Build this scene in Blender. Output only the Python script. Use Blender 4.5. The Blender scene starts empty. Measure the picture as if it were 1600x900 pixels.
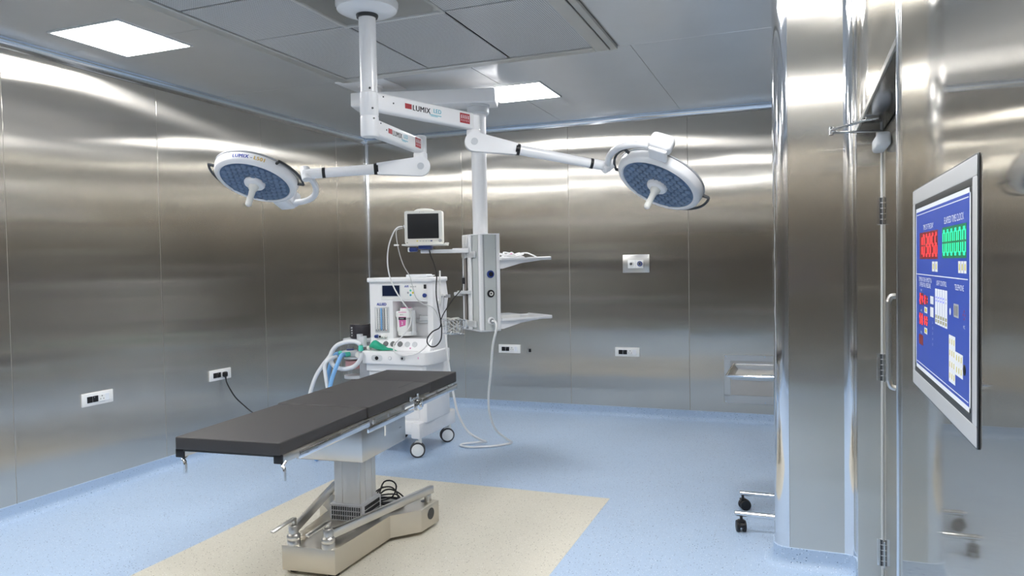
import bpy, bmesh, math, random
from mathutils import Vector, Matrix, Quaternion

scene = bpy.context.scene
COL = scene.collection
PI = math.pi
random.seed(7)

# ------------------------------------------------------------------ camera
CAM = Vector((4.65335, -7.36324, 1.56507))
YAW, PITCH, ROLL, FOCAL = -0.3710, -0.0311, -0.0178, 1147.92
def _cam_axes():
    f = Vector((math.sin(YAW) * math.cos(PITCH), math.cos(YAW) * math.cos(PITCH), math.sin(PITCH)))
    r = Vector((math.cos(YAW), -math.sin(YAW), 0))
    u = r.cross(f)
    c, s = math.cos(ROLL), math.sin(ROLL)
    return c * r + s * u, -s * r + c * u, f
CR, CU, CF = _cam_axes()
cam_data = bpy.data.cameras.new('camera')
cam_data.sensor_fit = 'HORIZONTAL'
cam_data.sensor_width = 36.0
cam_data.lens = FOCAL / 1600.0 * 36.0
cam_data.clip_start = 0.02
cam = bpy.data.objects.new('camera', cam_data)
COL.objects.link(cam)
cam.matrix_world = Matrix(((CR.x, CU.x, -CF.x, CAM.x), (CR.y, CU.y, -CF.y, CAM.y), (CR.z, CU.z, -CF.z, CAM.z), (0, 0, 0, 1)))
scene.camera = cam

# ------------------------------------------------------------------ world, exposure
world = bpy.data.worlds.new('world')
scene.world = world
world.use_nodes = True
world.node_tree.nodes['Background'].inputs['Color'].default_value = (0.02, 0.022, 0.025, 1)
world.node_tree.nodes['Background'].inputs['Strength'].default_value = 1.0
PANEL_LIGHT = 34.0                  # radiance of the ceiling LED diffusers
LIGHT_COLOR = (0.995, 0.995, 1.0)
vs = scene.view_settings
scene.display_settings.display_device = 'sRGB'
vs.view_transform = 'Standard'
vs.look = 'None'
vs.exposure = 0.0
vs.gamma = 1.0
vs.use_curve_mapping = False
cy = scene.cycles
cy.use_denoising = True
cy.max_bounces = 14
cy.glossy_bounces = 10
cy.diffuse_bounces = 6
cy.transmission_bounces = 8
cy.transparent_max_bounces = 12
cy.caustics_reflective = True
cy.sample_clamp_indirect = 12.0
cy.blur_glossy = 0.4

# ------------------------------------------------------------------ mesh helpers
class MB:
    """collects vertices and faces of ONE mesh object"""
    def __init__(s):
        s.v, s.f, s.mi = [], [], []
    def add(s, vs_, fs, M=None, mat=0):
        o = len(s.v)
        s.v += [(M @ Vector(p)) if M is not None else Vector(p) for p in vs_]
        s.f += [tuple(i + o for i in f) for f in fs]
        s.mi += [mat] * len(fs)
        return s
    def box(s, c, d, bev=0.0, M=None, seg=2, mat=0):
        bm = bmesh.new()
        bmesh.ops.create_cube(bm, size=1.0)
        for v in bm.verts:
            v.co = Vector((v.co.x * d[0], v.co.y * d[1], v.co.z * d[2]))
        if bev > 0:
            bmesh.ops.bevel(bm, geom=list(bm.edges), offset=min(bev, min(d) * 0.49), segments=seg, profile=0.5, affect='EDGES')
        bm.verts.index_update()
        T = Matrix.Translation(Vector(c))
        if M is not None:
            T = M @ T
        s.add([v.co.copy() for v in bm.verts], [[v.index for v in f.verts] for f in bm.faces], T, mat)
        bm.free()
        return s
    def cyl(s, p0, p1, r0, r1=None, n=24, M=None, mat=0, caps=True):
        p0, p1 = Vector(p0), Vector(p1)
        r1 = r0 if r1 is None else r1
        q = (p1 - p0).to_track_quat('Z', 'Y')
        vs_, fs = [], []
        for p, r in ((p0, r0), (p1, r1)):
            for k in range(n):
                a = 2 * PI * k / n
                vs_.append(p + q @ Vector((r * math.cos(a), r * math.sin(a), 0)))
        for k in range(n):
            fs.append((k, (k + 1) % n, n + (k + 1) % n, n + k))
        if caps:
            fs.append(tuple(reversed(range(n))))
            fs.append(tuple(range(n, 2 * n)))
        return s.add(vs_, fs, M, mat)
    def lathe(s, prof, c=(0, 0, 0), axis=(0, 0, 1), n=32, M=None, mat=0, close=False):
        q = Vector(axis).to_track_quat('Z', 'Y')
        c = Vector(c)
        vs_, fs = [], []
        for (r, z) in prof:
            for k in range(n):
                a = 2 * PI * k / n
                vs_.append(c + q @ Vector((r * math.cos(a), r * math.sin(a), z)))
        m = len(prof)
        for i in range(m - 1 if not close else m):
            j = (i + 1) % m
            for k in range(n):
                fs.append((i * n + k, i * n + (k + 1) % n, j * n + (k + 1) % n, j * n + k))
        if not close:
            if prof[0][0] > 1e-6: fs.append(tuple(reversed(range(n))))
            if prof[-1][0] > 1e-6: fs.append(tuple(range((m - 1) * n, m * n)))
        return s.add(vs_, fs, M, mat)
    def tube(s, pts, r, n=8, sub=0, M=None, mat=0, closed=False, flat=None):
        pts = [Vector(p) for p in pts]
        if sub: pts = spline(pts, sub, closed)
        m = len(pts)
        rs = r if isinstance(r, (list, tuple)) else [r] * m
        if len(rs) != m: rs = [rs[min(len(rs) - 1, int(i * len(rs) / m))] for i in range(m)]
        tans = []
        for i in range(m):
            if closed: t = pts[(i + 1) % m] - pts[i - 1]
            else: t = pts[min(i + 1, m - 1)] - pts[max(i - 1, 0)]
            tans.append(t.normalized() if t.length > 1e-9 else Vector((0, 0, 1)))
        ref = Vector((0, 0, 1)) if abs(tans[0].z) < 0.9 else Vector((1, 0, 0))
        nrm = (ref - tans[0] * ref.dot(tans[0])).normalized()
        vs_, fs = [], []
        for i in range(m):
            t = tans[i]
            nrm = nrm - t * nrm.dot(t)
            nrm = nrm.normalized() if nrm.length > 1e-9 else t.orthogonal().normalized()
            b = t.cross(nrm)
            for k in range(n):
                a = 2 * PI * k / n
                vs_.append(pts[i] + nrm * (math.cos(a) * rs[i]) + b * (math.sin(a) * rs[i] * (flat or 1.0)))
        for i in range(m if closed else m - 1):
            j = (i + 1) % m
            for k in range(n):
                fs.append((i * n + k, i * n + (k + 1) % n, j * n + (k + 1) % n, j * n + k))
        if not closed:
            fs.append(tuple(reversed(range(n))))
            fs.append(tuple(range((m - 1) * n, m * n)))
        return s.add(vs_, fs, M, mat)
    def prism(s, poly, z0, z1, M=None, mat=0):
        n = len(poly)
        vs_ = [(x, y, z0) for x, y in poly] + [(x, y, z1) for x, y in poly]
        fs = [tuple(reversed(range(n))), tuple(range(n, 2 * n))] + [(k, (k + 1) % n, n + (k + 1) % n, n + k) for k in range(n)]
        return s.add(vs_, fs, M, mat)
    def sweep(s, prof, path, closed_prof=True, M=None, mat=0):
        """prof: list of (a, b) offsets; path: list of (point, side, up)"""
        n, m = len(prof), len(path)
        vs_, fs = [], []
        for p, sd, up in path:
            for a, b in prof:
                vs_.append(Vector(p) + Vector(sd) * a + Vector(up) * b)
        for i in range(m - 1):
            for k in range(n if closed_prof else n - 1):
                fs.append((i * n + k, i * n + (k + 1) % n, (i + 1) * n + (k + 1) % n, (i + 1) * n + k))
        if closed_prof:
            fs.append(tuple(range(n)))
            fs.append(tuple(reversed(range((m - 1) * n, m * n))))
        return s.add(vs_, fs, M, mat)
    def quad(s, a, b, c, d, mat=0):
        return s.add([a, b, c, d], [(0, 1, 2, 3)], None, mat)

def spline(pts, sub, closed=False):
    """Catmull-Rom through the points"""
    n = len(pts)
    out = []
    rng = range(n) if closed else range(n - 1)
    for i in rng:
        if closed: p0, p1, p2, p3 = pts[i - 1], pts[i], pts[(i + 1) % n], pts[(i + 2) % n]
        else: p0, p1, p2, p3 = pts[max(i - 1, 0)], pts[i], pts[i + 1], pts[min(i + 2, n - 1)]
        for k in range(sub):
            t = k / sub
            out.append(0.5 * ((2 * p1) + (-p0 + p2) * t + (2 * p0 - 5 * p1 + 4 * p2 - p3) * t * t + (-p0 + 3 * p1 - 3 * p2 + p3) * t ** 3))
    if not closed: out.append(pts[-1])
    return out

def rrect(w, h, r, n=4, cx=0, cy=0):
    """rounded rectangle outline"""
    out = []
    for sx, sy, a0 in ((1, 1, 0), (-1, 1, 90), (-1, -1, 180), (1, -1, 270)):
        for k in range(n + 1):
            a = math.radians(a0 + 90 * k / n)
            out.append((cx + sx * (w / 2 - r) + r * math.cos(a), cy + sy * (h / 2 - r) + r * math.sin(a)))
    return out

WM = {}
def _link(o, parent, M):
    COL.objects.link(o)
    PM = WM.get(parent.name, Matrix()) if parent else Matrix()
    o.matrix_local = M if M is not None else Matrix()
    if parent:
        o.parent = parent
        o.matrix_parent_inverse = Matrix()
    WM[o.name] = PM @ (M if M is not None else Matrix())
    return o

def obj(name, mb, mat, parent=None, world=False, M=None, sharp=35, label=None, kind=None):
    """ONE mesh object. world=True: the vertices are given in world space."""
    me = bpy.data.meshes.new(name)
    vs_ = mb.v
    if world and parent:
        inv = (WM[parent.name] @ (M if M is not None else Matrix())).inverted()
        vs_ = [inv @ v for v in vs_]
    me.from_pydata([tuple(v) for v in vs_], [], mb.f)
    for m_ in (mat if isinstance(mat, (list, tuple)) else [mat]):
        me.materials.append(m_)
    me.polygons.foreach_set('material_index', mb.mi)
    bm = bmesh.new()
    bm.from_mesh(me)
    bmesh.ops.recalc_face_normals(bm, faces=bm.faces)
    bm.to_mesh(me)
    bm.free()
    me.polygons.foreach_set('use_smooth', [True] * len(me.polygons))
    me.set_sharp_from_angle(angle=math.radians(sharp))
    me.update()
    o = bpy.data.objects.new(name, me)
    _link(o, parent, M)
    if label: o['label'] = label
    if kind: o['kind'] = kind
    return o

def inst(src, parent, M, name=None):
    """another object sharing the mesh of src"""
    o = bpy.data.objects.new(name or src.name.split('.')[0], src.data)
    return _link(o, parent, M)

def tag(o, label, cat, group=None):
    o['label'] = label
    o['category'] = cat
    if group: o['group'] = group
    return o

def thing(name, label, cat, loc=(0, 0, 0), rotz=0.0, group=None, M=None):
    o = bpy.data.objects.new(name, None)
    o.empty_display_size = 0.1
    _link(o, None, M if M is not None else Matrix.Translation(Vector(loc)) @ Matrix.Rotation(rotz, 4, 'Z'))
    return tag(o, label, cat, group)

def struct(name, mb, mat, parent=None, **k):
    o = obj(name, mb, mat, parent, **k)
    if parent is None: o['kind'] = 'structure'
    return o

def text_mb(txt, size, align='CENTER', depth=0.0, bend=None, xscale=1.0, bold=0.0, spacing=1.0, heavy=0.0):
    """lettering as a mesh in the XY plane, facing +Z"""
    cu = bpy.data.curves.new('lettering', 'FONT')
    cu.body = txt
    cu.size = size
    cu.align_x = align
    cu.align_y = 'CENTER'
    cu.extrude = depth
    cu.offset = bold
    cu.resolution_u = 3
    cu.space_character = spacing
    o = bpy.data.objects.new('lettering', cu)
    COL.objects.link(o)
    dg = bpy.context.evaluated_depsgraph_get()
    me = bpy.data.meshes.new_from_object(o.evaluated_get(dg))
    mb = MB()
    vs_ = [Vector((v.co.x * xscale, v.co.y, v.co.z)) for v in me.vertices]
    for dx in ((-heavy, 0.0, heavy) if heavy else (0.0,)):      # heavier strokes
        ws_ = [Vector((v.x + dx, v.y, v.z + abs(dx) * 0.02)) for v in vs_]
        if bend: ws_ = [bend(v) for v in ws_]
        mb.add(ws_, [tuple(p.vertices) for p in me.polygons])
    bpy.data.objects.remove(o)
    bpy.data.curves.remove(cu)
    bpy.data.meshes.remove(me)
    return mb

def text(txt, size, M, mat, parent, name='lettering', **k):
    return obj(name, text_mb(txt, size, **k), mat, parent, M=M)

def frame(o, x, y, z):
    """matrix whose columns are the axes x, y, z and the origin o"""
    x, y, z, o = Vector(x), Vector(y), Vector(z), Vector(o)
    return Matrix(((x.x, y.x, z.x, o.x), (x.y, y.y, z.y, o.y), (x.z, y.z, z.z, o.z), (0, 0, 0, 1)))

# ------------------------------------------------------------------ materials
def _mat(name):
    m = bpy.data.materials.new(name)
    m.use_nodes = True
    nt = m.node_tree
    return m, nt, nt.nodes, nt.links, nt.nodes['Principled BSDF']

def pbr(name, col, rough=0.5, metal=0.0, coat=0.0, spec=0.5, alpha=None, trans=0.0, ior=1.45, grain=0.0, grain_scale=200.0, emit=None, emit_s=0.0, var=0.03):
    """plain material with a little procedural variation of roughness and tone"""
    m, nt, N, L, b = _mat(name)
    b.inputs['Metallic'].default_value = metal
    b.inputs['Roughness'].default_value = rough
    b.inputs['IOR'].default_value = ior
    b.inputs['Specular IOR Level'].default_value = spec
    if coat:
        b.inputs['Coat Weight'].default_value = coat
        b.inputs['Coat Roughness'].default_value = 0.05
    if trans: b.inputs['Transmission Weight'].default_value = trans
    if alpha is not None: b.inputs['Alpha'].default_value = alpha
    tc = N.new('ShaderNodeTexCoord')
    nz = N.new('ShaderNodeTexNoise')
    nz.inputs['Scale'].default_value = 9.0
    nz.inputs['Detail'].default_value = 3.0
    L.new(tc.outputs['Object'], nz.inputs['Vector'])
    mx = N.new('ShaderNodeMix')
    mx.data_type = 'RGBA'
    mx.inputs[6].default_value = (*[c * (1 - var) for c in col], 1)
    mx.inputs[7].default_value = (*[min(1, c * (1 + var)) for c in col], 1)
    L.new(nz.outputs['Fac'], mx.inputs[0])
    L.new(mx.outputs[2], b.inputs['Base Color'])
    if grain:
        g = N.new('ShaderNodeTexNoise')
        g.inputs['Scale'].default_value = grain_scale
        L.new(tc.outputs['Object'], g.inputs['Vector'])
        bp = N.new('ShaderNodeBump')
        bp.inputs['Strength'].default_value = grain
        bp.inputs['Distance'].default_value = 0.001
        L.new(g.outputs['Fac'], bp.inputs['Height'])
        L.new(bp.outputs['Normal'], b.inputs['Normal'])
    if emit:
        b.inputs['Emission Color'].default_value = (*emit, 1)
        b.inputs['Emission Strength'].default_value = emit_s
    return m

def steel(name, tangent, col=(0.675, 0.645, 0.588), along=0.26, across=0.007, wave=0.0026, wscale=(0.7, 0.7, 1.9), diff=0.05, dcol=(0.40, 0.37, 0.33), offs=True, wide=None):
    """brushed stainless sheet: the lobe is wide along the tangent and narrow across it; the sheet is slightly wavy"""
    m = bpy.data.materials.new(name)
    m.use_nodes = True
    nt = m.node_tree
    N, L = nt.nodes, nt.links
    N.remove(N['Principled BSDF'])
    out = N['Material Output']
    r = math.sqrt(math.sqrt(along * across))
    an = math.sqrt(across / along) - 1.0          # Cycles: rx = r2/(1+a), ry = r2*(1+a)
    g = N.new('ShaderNodeBsdfAnisotropic')
    g.distribution = 'GGX'
    g.inputs['Roughness'].default_value = r
    g.inputs['Anisotropy'].default_value = an
    tn = N.new('ShaderNodeCombineXYZ')
    for i in range(3): tn.inputs[i].default_value = tangent[i]
    L.new(tn.outputs[0], g.inputs['Tangent'])
    geo = N.new('ShaderNodeNewGeometry')
    oi = N.new('ShaderNodeObjectInfo')
    mul = N.new('ShaderNodeVectorMath'); mul.operation = 'MULTIPLY'
    mul.inputs[1].default_value = wscale
    L.new(geo.outputs['Position'], mul.inputs[0])
    vec = mul.outputs[0]
    if offs:
        sc = N.new('ShaderNodeMath'); sc.operation = 'MULTIPLY'; sc.inputs[1].default_value = 37.0
        L.new(oi.outputs['Random'], sc.inputs[0])
        ad = N.new('ShaderNodeVectorMath'); ad.operation = 'ADD'
        L.new(vec, ad.inputs[0])
        L.new(sc.outputs[0], ad.inputs[1])
        vec = ad.outputs[0]
    nz = N.new('ShaderNodeTexNoise')
    nz.inputs['Scale'].default_value = 1.0
    nz.inputs['Detail'].default_value = 2.5
    nz.inputs['Roughness'].default_value = 0.42
    L.new(vec, nz.inputs['Vector'])
    bp = N.new('ShaderNodeBump')
    bp.inputs['Strength'].default_value = 1.0
    bp.inputs['Distance'].default_value = wave
    L.new(nz.outputs['Fac'], bp.inputs['Height'])
    L.new(bp.outputs['Normal'], g.inputs['Normal'])
    # faint brushed streaks and smudges in the tone of the metal
    st = N.new('ShaderNodeTexNoise')
    st.inputs['Scale'].default_value = 3.0
    st.inputs['Detail'].default_value = 4.0
    L.new(geo.outputs['Position'], st.inputs['Vector'])
    mx = N.new('ShaderNodeMix'); mx.data_type = 'RGBA'
    mx.inputs[6].default_value = (*[c * 0.95 for c in col], 1)
    mx.inputs[7].default_value = (*[min(1, c * 1.05) for c in col], 1)
    L.new(st.outputs['Fac'], mx.inputs[0])
    L.new(mx.outputs[2], g.inputs['Color'])
    gout = g.outputs[0]
    if wide:                       # a second, broader lobe: (share, along, across)
        g2 = N.new('ShaderNodeBsdfAnisotropic')
        g2.distribution = 'GGX'
        g2.inputs['Roughness'].default_value = math.sqrt(math.sqrt(wide[1] * wide[2]))
        g2.inputs['Anisotropy'].default_value = math.sqrt(wide[2] / wide[1]) - 1.0
        L.new(tn.outputs[0], g2.inputs['Tangent'])
        L.new(bp.outputs['Normal'], g2.inputs['Normal'])
        L.new(mx.outputs[2], g2.inputs['Color'])
        mg = N.new('ShaderNodeMixShader')
        mg.inputs[0].default_value = wide[0]
        L.new(g.outputs[0], mg.inputs[1])
        L.new(g2.outputs[0], mg.inputs[2])
        gout = mg.outputs[0]
    d = N.new('ShaderNodeBsdfDiffuse')
    d.inputs['Color'].default_value = (*dcol, 1)
    ms = N.new('ShaderNodeMixShader')
    ms.inputs[0].default_value = diff
    L.new(gout, ms.inputs[1])
    L.new(d.outputs[0], ms.inputs[2])
    L.new(ms.outputs[0], out.inputs['Surface'])
    return m

def vinyl(name, col, dark, light):
    """speckled sheet vinyl"""
    m, nt, N, L, b = _mat(name)
    geo = N.new('ShaderNodeNewGeometry')
    cur = None
    base = N.new('ShaderNodeTexNoise')
    base.inputs['Scale'].default_value = 2.2
    base.inputs['Detail'].default_value = 4
    L.new(geo.outputs['Position'], base.inputs['Vector'])
    mx = N.new('ShaderNodeMix'); mx.data_type = 'RGBA'
    mx.inputs[6].default_value = (*[c * 0.95 for c in col], 1)
    mx.inputs[7].default_value = (*[c * 1.05 for c in col], 1)
    L.new(base.outputs['Fac'], mx.inputs[0])
    cur = mx.outputs[2]
    for sc, thr, pick, c in ((70.0, 0.20, 0.30, dark), (95.0, 0.26, 0.30, light), (150.0, 0.30, 0.30, tuple(0.72 * x for x in col))):
        vo = N.new('ShaderNodeTexVoronoi')
        vo.inputs['Scale'].default_value = sc
        L.new(geo.outputs['Position'], vo.inputs['Vector'])
        lt = N.new('ShaderNodeMath'); lt.operation = 'LESS_THAN'; lt.inputs[1].default_value = thr
        L.new(vo.outputs['Distance'], lt.inputs[0])
        sp = N.new('ShaderNodeSeparateColor')
        L.new(vo.outputs['Color'], sp.inputs[0])
        l2 = N.new('ShaderNodeMath'); l2.operation = 'LESS_THAN'; l2.inputs[1].default_value = pick
        L.new(sp.outputs[0], l2.inputs[0])
        an = N.new('ShaderNodeMath'); an.operation = 'MULTIPLY'
        L.new(lt.outputs[0], an.inputs[0]); L.new(l2.outputs[0], an.inputs[1])
        m2 = N.new('ShaderNodeMix'); m2.data_type = 'RGBA'
        L.new(an.outputs[0], m2.inputs[0])
        L.new(cur, m2.inputs[6])
        m2.inputs[7].default_value = (*c, 1)
        cur = m2.outputs[2]
    L.new(cur, b.inputs['Base Color'])
    b.inputs['Roughness'].default_value = 0.42
    b.inputs['Specular IOR Level'].default_value = 0.35
    return m

def perforated(name, col, hole, pitch=0.011, ratio=0.33):
    """perforated sheet: a square grid of small round holes drawn as dark dots"""
    m, nt, N, L, b = _mat(name)
    geo = N.new('ShaderNodeNewGeometry')
    vm = N.new('ShaderNodeVectorMath'); vm.operation = 'SCALE'; vm.inputs['Scale'].default_value = 1.0 / pitch
    L.new(geo.outputs['Position'], vm.inputs[0])
    fr = N.new('ShaderNodeVectorMath'); fr.operation = 'FRACTION'
    L.new(vm.outputs[0], fr.inputs[0])
    sb = N.new('ShaderNodeVectorMath'); sb.operation = 'SUBTRACT'; sb.inputs[1].default_value = (0.5, 0.5, 0.5)
    L.new(fr.outputs[0], sb.inputs[0])
    if name.endswith('wall'):
        ml = N.new('ShaderNodeVectorMath'); ml.operation = 'MULTIPLY'; ml.inputs[1].default_value = (1, 0, 1)
    else:
        ml = N.new('ShaderNodeVectorMath'); ml.operation = 'MULTIPLY'; ml.inputs[1].default_value = (1, 1, 0)
    L.new(sb.outputs[0], ml.inputs[0])
    ln = N.new('ShaderNodeVectorMath'); ln.operation = 'LENGTH'
    L.new(ml.outputs[0], ln.inputs[0])
    lt = N.new('ShaderNodeMath'); lt.operation = 'LESS_THAN'; lt.inputs[1].default_value = ratio
    L.new(ln.outputs['Value'], lt.inputs[0])
    mx = N.new('ShaderNodeMix'); mx.data_type = 'RGBA'
    mx.inputs[6].default_value = (*col, 1)
    mx.inputs[7].default_value = (*hole, 1)
    L.new(lt.outputs[0], mx.inputs[0])
    L.new(mx.outputs[2], b.inputs['Base Color'])
    iv = N.new('ShaderNodeMath'); iv.operation = 'SUBTRACT'; iv.inputs[0].default_value = 1.0
    L.new(lt.outputs[0], iv.inputs[1])
    sc = N.new('ShaderNodeMath'); sc.operation = 'MULTIPLY'; sc.inputs[1].default_value = 0.20
    L.new(iv.outputs[0], sc.inputs[0])
    L.new(sc.outputs[0], b.inputs['Metallic'])
    b.inputs['Roughness'].default_value = 0.38
    return m

M_WALL_X = steel('brushed_steel_back_wall', (1, 0, 0))
M_WALL_Y = steel('brushed_steel_side_wall', (0, 1, 0))
M_WALL_FRONT = steel('darkened_steel_front_wall', (1, 0, 0), col=(0.40, 0.375, 0.34), along=0.20, across=0.02, diff=0.10, dcol=(0.25, 0.24, 0.22))  # unseen wall; tone lowered to darken what pier and back wall reflect
M_WALL_NEAR = steel('polished_steel_side_wall', (0, 1, 0), along=0.0022, across=0.0010, wave=0.00010, diff=0.05, wide=(0.28, 0.25, 0.008))
M_PIER = steel('brushed_steel_pier', (1, 0, 0), along=0.16, across=0.012, wave=0.002)
M_CEIL = steel('brushed_steel_ceiling', (0, 1, 0), col=(0.86, 0.855, 0.85), along=0.04, across=0.006, wave=0.0010, diff=0.16, dcol=(0.92, 0.92, 0.93), wide=(0.6, 0.40, 0.02))
M_TABLE_STEEL = pbr('table_steel', (0.66, 0.62, 0.55), 0.34, 1.0, grain=0.05, grain_scale=60)
M_STEEL_SATIN = pbr('satin_steel', (0.64, 0.63, 0.61), 0.28, 1.0)
M_SOFFIT = pbr('shaded_soffit_steel', (0.30, 0.31, 0.33), 0.12, 1.0)  # dark reflections of the door recess are put into this colour
M_TYRE = pbr('dark_tyre', (0.06, 0.062, 0.068), 0.5)
M_BELLOWS = pbr('smoked_plastic', (0.045, 0.042, 0.05), 0.25)
M_CHROME = pbr('chrome', (0.82, 0.83, 0.85), 0.08, 1.0)
M_ALU_TRIM = pbr('polished_trim', (0.75, 0.78, 0.82), 0.14, 1.0)
M_ALU = pbr('anodised_aluminium', (0.74, 0.745, 0.745), 0.38, 0.45)
M_JOINT = pbr('joint_sealant', (0.50, 0.48, 0.44), 0.6)
M_FRAME_STEEL = pbr('plenum_frame_steel', (0.74, 0.73, 0.70), 0.32, 0.7)
M_PERF = perforated('perforated_steel_ceiling', (0.70, 0.70, 0.70), (0.08, 0.08, 0.085), 0.013, 0.27)
M_PERF_WALL = perforated('perforated_steel_wall', (0.62, 0.60, 0.57), (0.10, 0.095, 0.09), 0.0135, 0.28)
M_BLUE = vinyl("blue_speckled_vinyl", (0.42, 0.545, 0.72), (0.06, 0.10, 0.22), (0.66, 0.75, 0.88))
M_CREAM = vinyl("cream_speckled_vinyl", (0.66, 0.625, 0.53), (0.20, 0.17, 0.13), (0.82, 0.80, 0.73))
M_WHITE = pbr('white_enamel', (0.91, 0.91, 0.92), 0.28, coat=0.3)
M_WHITE_WARM = pbr('warm_white_plastic', (0.84, 0.83, 0.78), 0.38)
M_WHITE_PLASTIC = pbr('white_plastic', (0.88, 0.88, 0.86), 0.35)
M_GREY_PLASTIC = pbr('grey_plastic', (0.42, 0.43, 0.45), 0.45)
M_LGREY = pbr('light_grey_plastic', (0.62, 0.64, 0.66), 0.42)
M_PANEL_GREY = pbr('console_grey', (0.56, 0.59, 0.58), 0.5)
M_BLACK = pbr('black_plastic', (0.012, 0.012, 0.014), 0.4)
M_BLACK_RUBBER = pbr('black_rubber', (0.018, 0.018, 0.02), 0.65)
M_DARK_METAL = pbr('dark_metal', (0.07, 0.075, 0.08), 0.35, 0.6)
M_PAD = pbr('black_pad_cover', (0.040, 0.037, 0.037), 0.58, spec=0.7, grain=0.15, grain_scale=900)
M_SCREEN = pbr('dark_screen', (0.02, 0.022, 0.025), 0.22)
M_BLUE_PLASTIC = pbr('blue_plastic', (0.03, 0.06, 0.25), 0.35)
M_RED = pbr('red_print', (0.42, 0.05, 0.06), 0.5)
M_TEAL = pbr('teal_connector', (0.10, 0.62, 0.48), 0.4)
M_GREEN_BAG = pbr('green_rubber', (0.02, 0.40, 0.24), 0.42)
M_HOSE_WHITE = pbr('white_hose', (0.80, 0.82, 0.84), 0.4)
M_HOSE_BLUE = pbr('blue_hose', (0.22, 0.48, 0.84), 0.4)
M_CABLE_WHITE = pbr('white_cable', (0.82, 0.82, 0.82), 0.45)
M_CABLE_GREY = pbr('grey_cable', (0.55, 0.56, 0.56), 0.5)
M_INK_DARK = pbr('dark_print', (0.03, 0.03, 0.035), 0.5)
M_INK_BLUE = pbr('blue_print', (0.03, 0.06, 0.38), 0.5)
M_INK_CYAN = pbr('cyan_print', (0.10, 0.50, 0.62), 0.5)
M_INK_GOLD = pbr('gold_print', (0.72, 0.48, 0.10), 0.45)
M_INK_WHITE = pbr('white_print', (0.85, 0.87, 0.90), 0.5)
M_PINK = pbr('pink_print', (0.70, 0.16, 0.42), 0.5)
M_YELLOW = pbr('yellow_plastic', (0.72, 0.62, 0.05), 0.45)
M_CYAN = pbr('cyan_plastic', (0.05, 0.38, 0.52), 0.45)
M_TUBING = pbr('milky_tubing', (0.84, 0.83, 0.78), 0.2, trans=0.35, alpha=0.85, ior=1.4)
M_CLEAR = pbr('clear_plastic', (0.92, 0.94, 0.95), 0.05, trans=0.9, alpha=0.45, ior=1.4)
M_LAMP_GLASS = pbr('lamp_face_glass', (0.10, 0.17, 0.29), 0.16, coat=0.5)  # blue of the reflected floor is put into the base colour
M_LENS = pbr('lamp_lens', (0.16, 0.24, 0.37), 0.12, coat=0.6)
M_LED = pbr('led_diffuser', (0.9, 0.9, 0.9), 0.6, emit=LIGHT_COLOR, emit_s=PANEL_LIGHT)
# ================================================================== ROOM SHELL
H = 3.05                 # ceiling
XR = 4.92                # right wall plane near the camera
YN = -8.35               # wall behind the camera
XA, YA = 5.75, -3.13     # alcove behind the pier: right wall, rear face of the pier
PX0, PY0 = 4.534, -3.40  # pier: left edge, front face
GAP = 0.004              # joint between sheets
TS = 0.004               # sheet thickness

# ---- floor
mb = MB(); mb.box(((XA) / 2, YN / 2, -0.05), (XA + 0.3, -YN + 0.3, 0.1))
floor = struct('floor', mb, M_BLUE)
mb = MB(); mb.box((2.46, -3.83, 0.0), (2.04, 2.42, 0.0016))
obj('vinyl_inset', mb, M_CREAM, floor, world=True, label='cream speckled vinyl rectangle')

# ---- wall slabs with their steel sheets
def wall_slab(name, c, d, mat=M_JOINT):
    mb = MB(); mb.box(c, d)
    return struct(name, mb, mat)
def sheets_x(wall, xs, y, sgn, z0, z1, mat):
    """sheets on a wall whose face is the plane y = const; sgn: which way it faces"""
    for a, b in zip(xs[:-1], xs[1:]):
        mb = MB(); mb.box(((a + b) / 2, y - sgn * TS / 2, (z0 + z1) / 2), (b - a - GAP, TS, z1 - z0 - 0.001), 0.0012, seg=1)
        obj('panel', mb, mat, wall, world=True)
def sheets_y(wall, ys, x, sgn, z0, z1, mat):
    for a, b in zip(ys[:-1], ys[1:]):
        mb = MB(); mb.box((x - sgn * TS / 2, (a + b) / 2, (z0 + z1) / 2), (TS, abs(b - a) - GAP, z1 - z0 - 0.001), 0.0012, seg=1)
        obj('panel', mb, mat, wall, world=True)

wl = wall_slab('wall_left', (-TS - 0.06, YN / 2, H / 2), (0.12, -YN + 0.2, H + 0.1))
sheets_y(wl, [0, -0.588, -1.787, -2.986, -4.185, -5.385, -6.584, -7.783, YN], 0.0, 1, 0.09, H, M_WALL_Y)
wb = wall_slab('wall_back', (XA / 2, TS + 0.06, H / 2), (XA + 0.2, 0.12, H + 0.1))
sheets_x(wb, [0, 1.217, 2.436, 3.656, 4.876, XA], 0.0, -1, 0.09, H, M_WALL_X)
wn = wall_slab('wall_front', (XR / 2, YN - TS - 0.06, H / 2), (XR + 0.1, 0.12, H + 0.1))
sheets_x(wn, [0, 1.22, 2.44, 3.66, XR], YN, 1, 0.09, H, M_WALL_FRONT)

# ---- right wall near the camera, with the recessed door
DY0, DY1, DH, DX = -3.487, -5.03, 2.165, 5.03     # recess far / near edge, lintel height, door plane
mb = MB()
mb.box((XR + TS + 0.10, (YN + DY1) / 2, H / 2), (0.20, DY1 - YN, H))          # near stretch
mb.box((XR + TS + 0.10, (DY0 + DY1) / 2, (H + DH) / 2), (0.20, DY0 - DY1, H - DH))   # over the door
mb.box((XR + TS + 0.10, (DY0 + PY0) / 2, H / 2), (0.20, PY0 - DY0 + 0.0, H))
wr = struct('wall_right', mb, M_JOINT)
sheets_y(wr, [DY1, -6.287, -7.6, YN], XR, -1, 0.0, H, M_WALL_NEAR)
sheets_y(wr, [DY0 + 0.012, DY1], XR, -1, DH + 0.012, H, M_WALL_NEAR)
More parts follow.
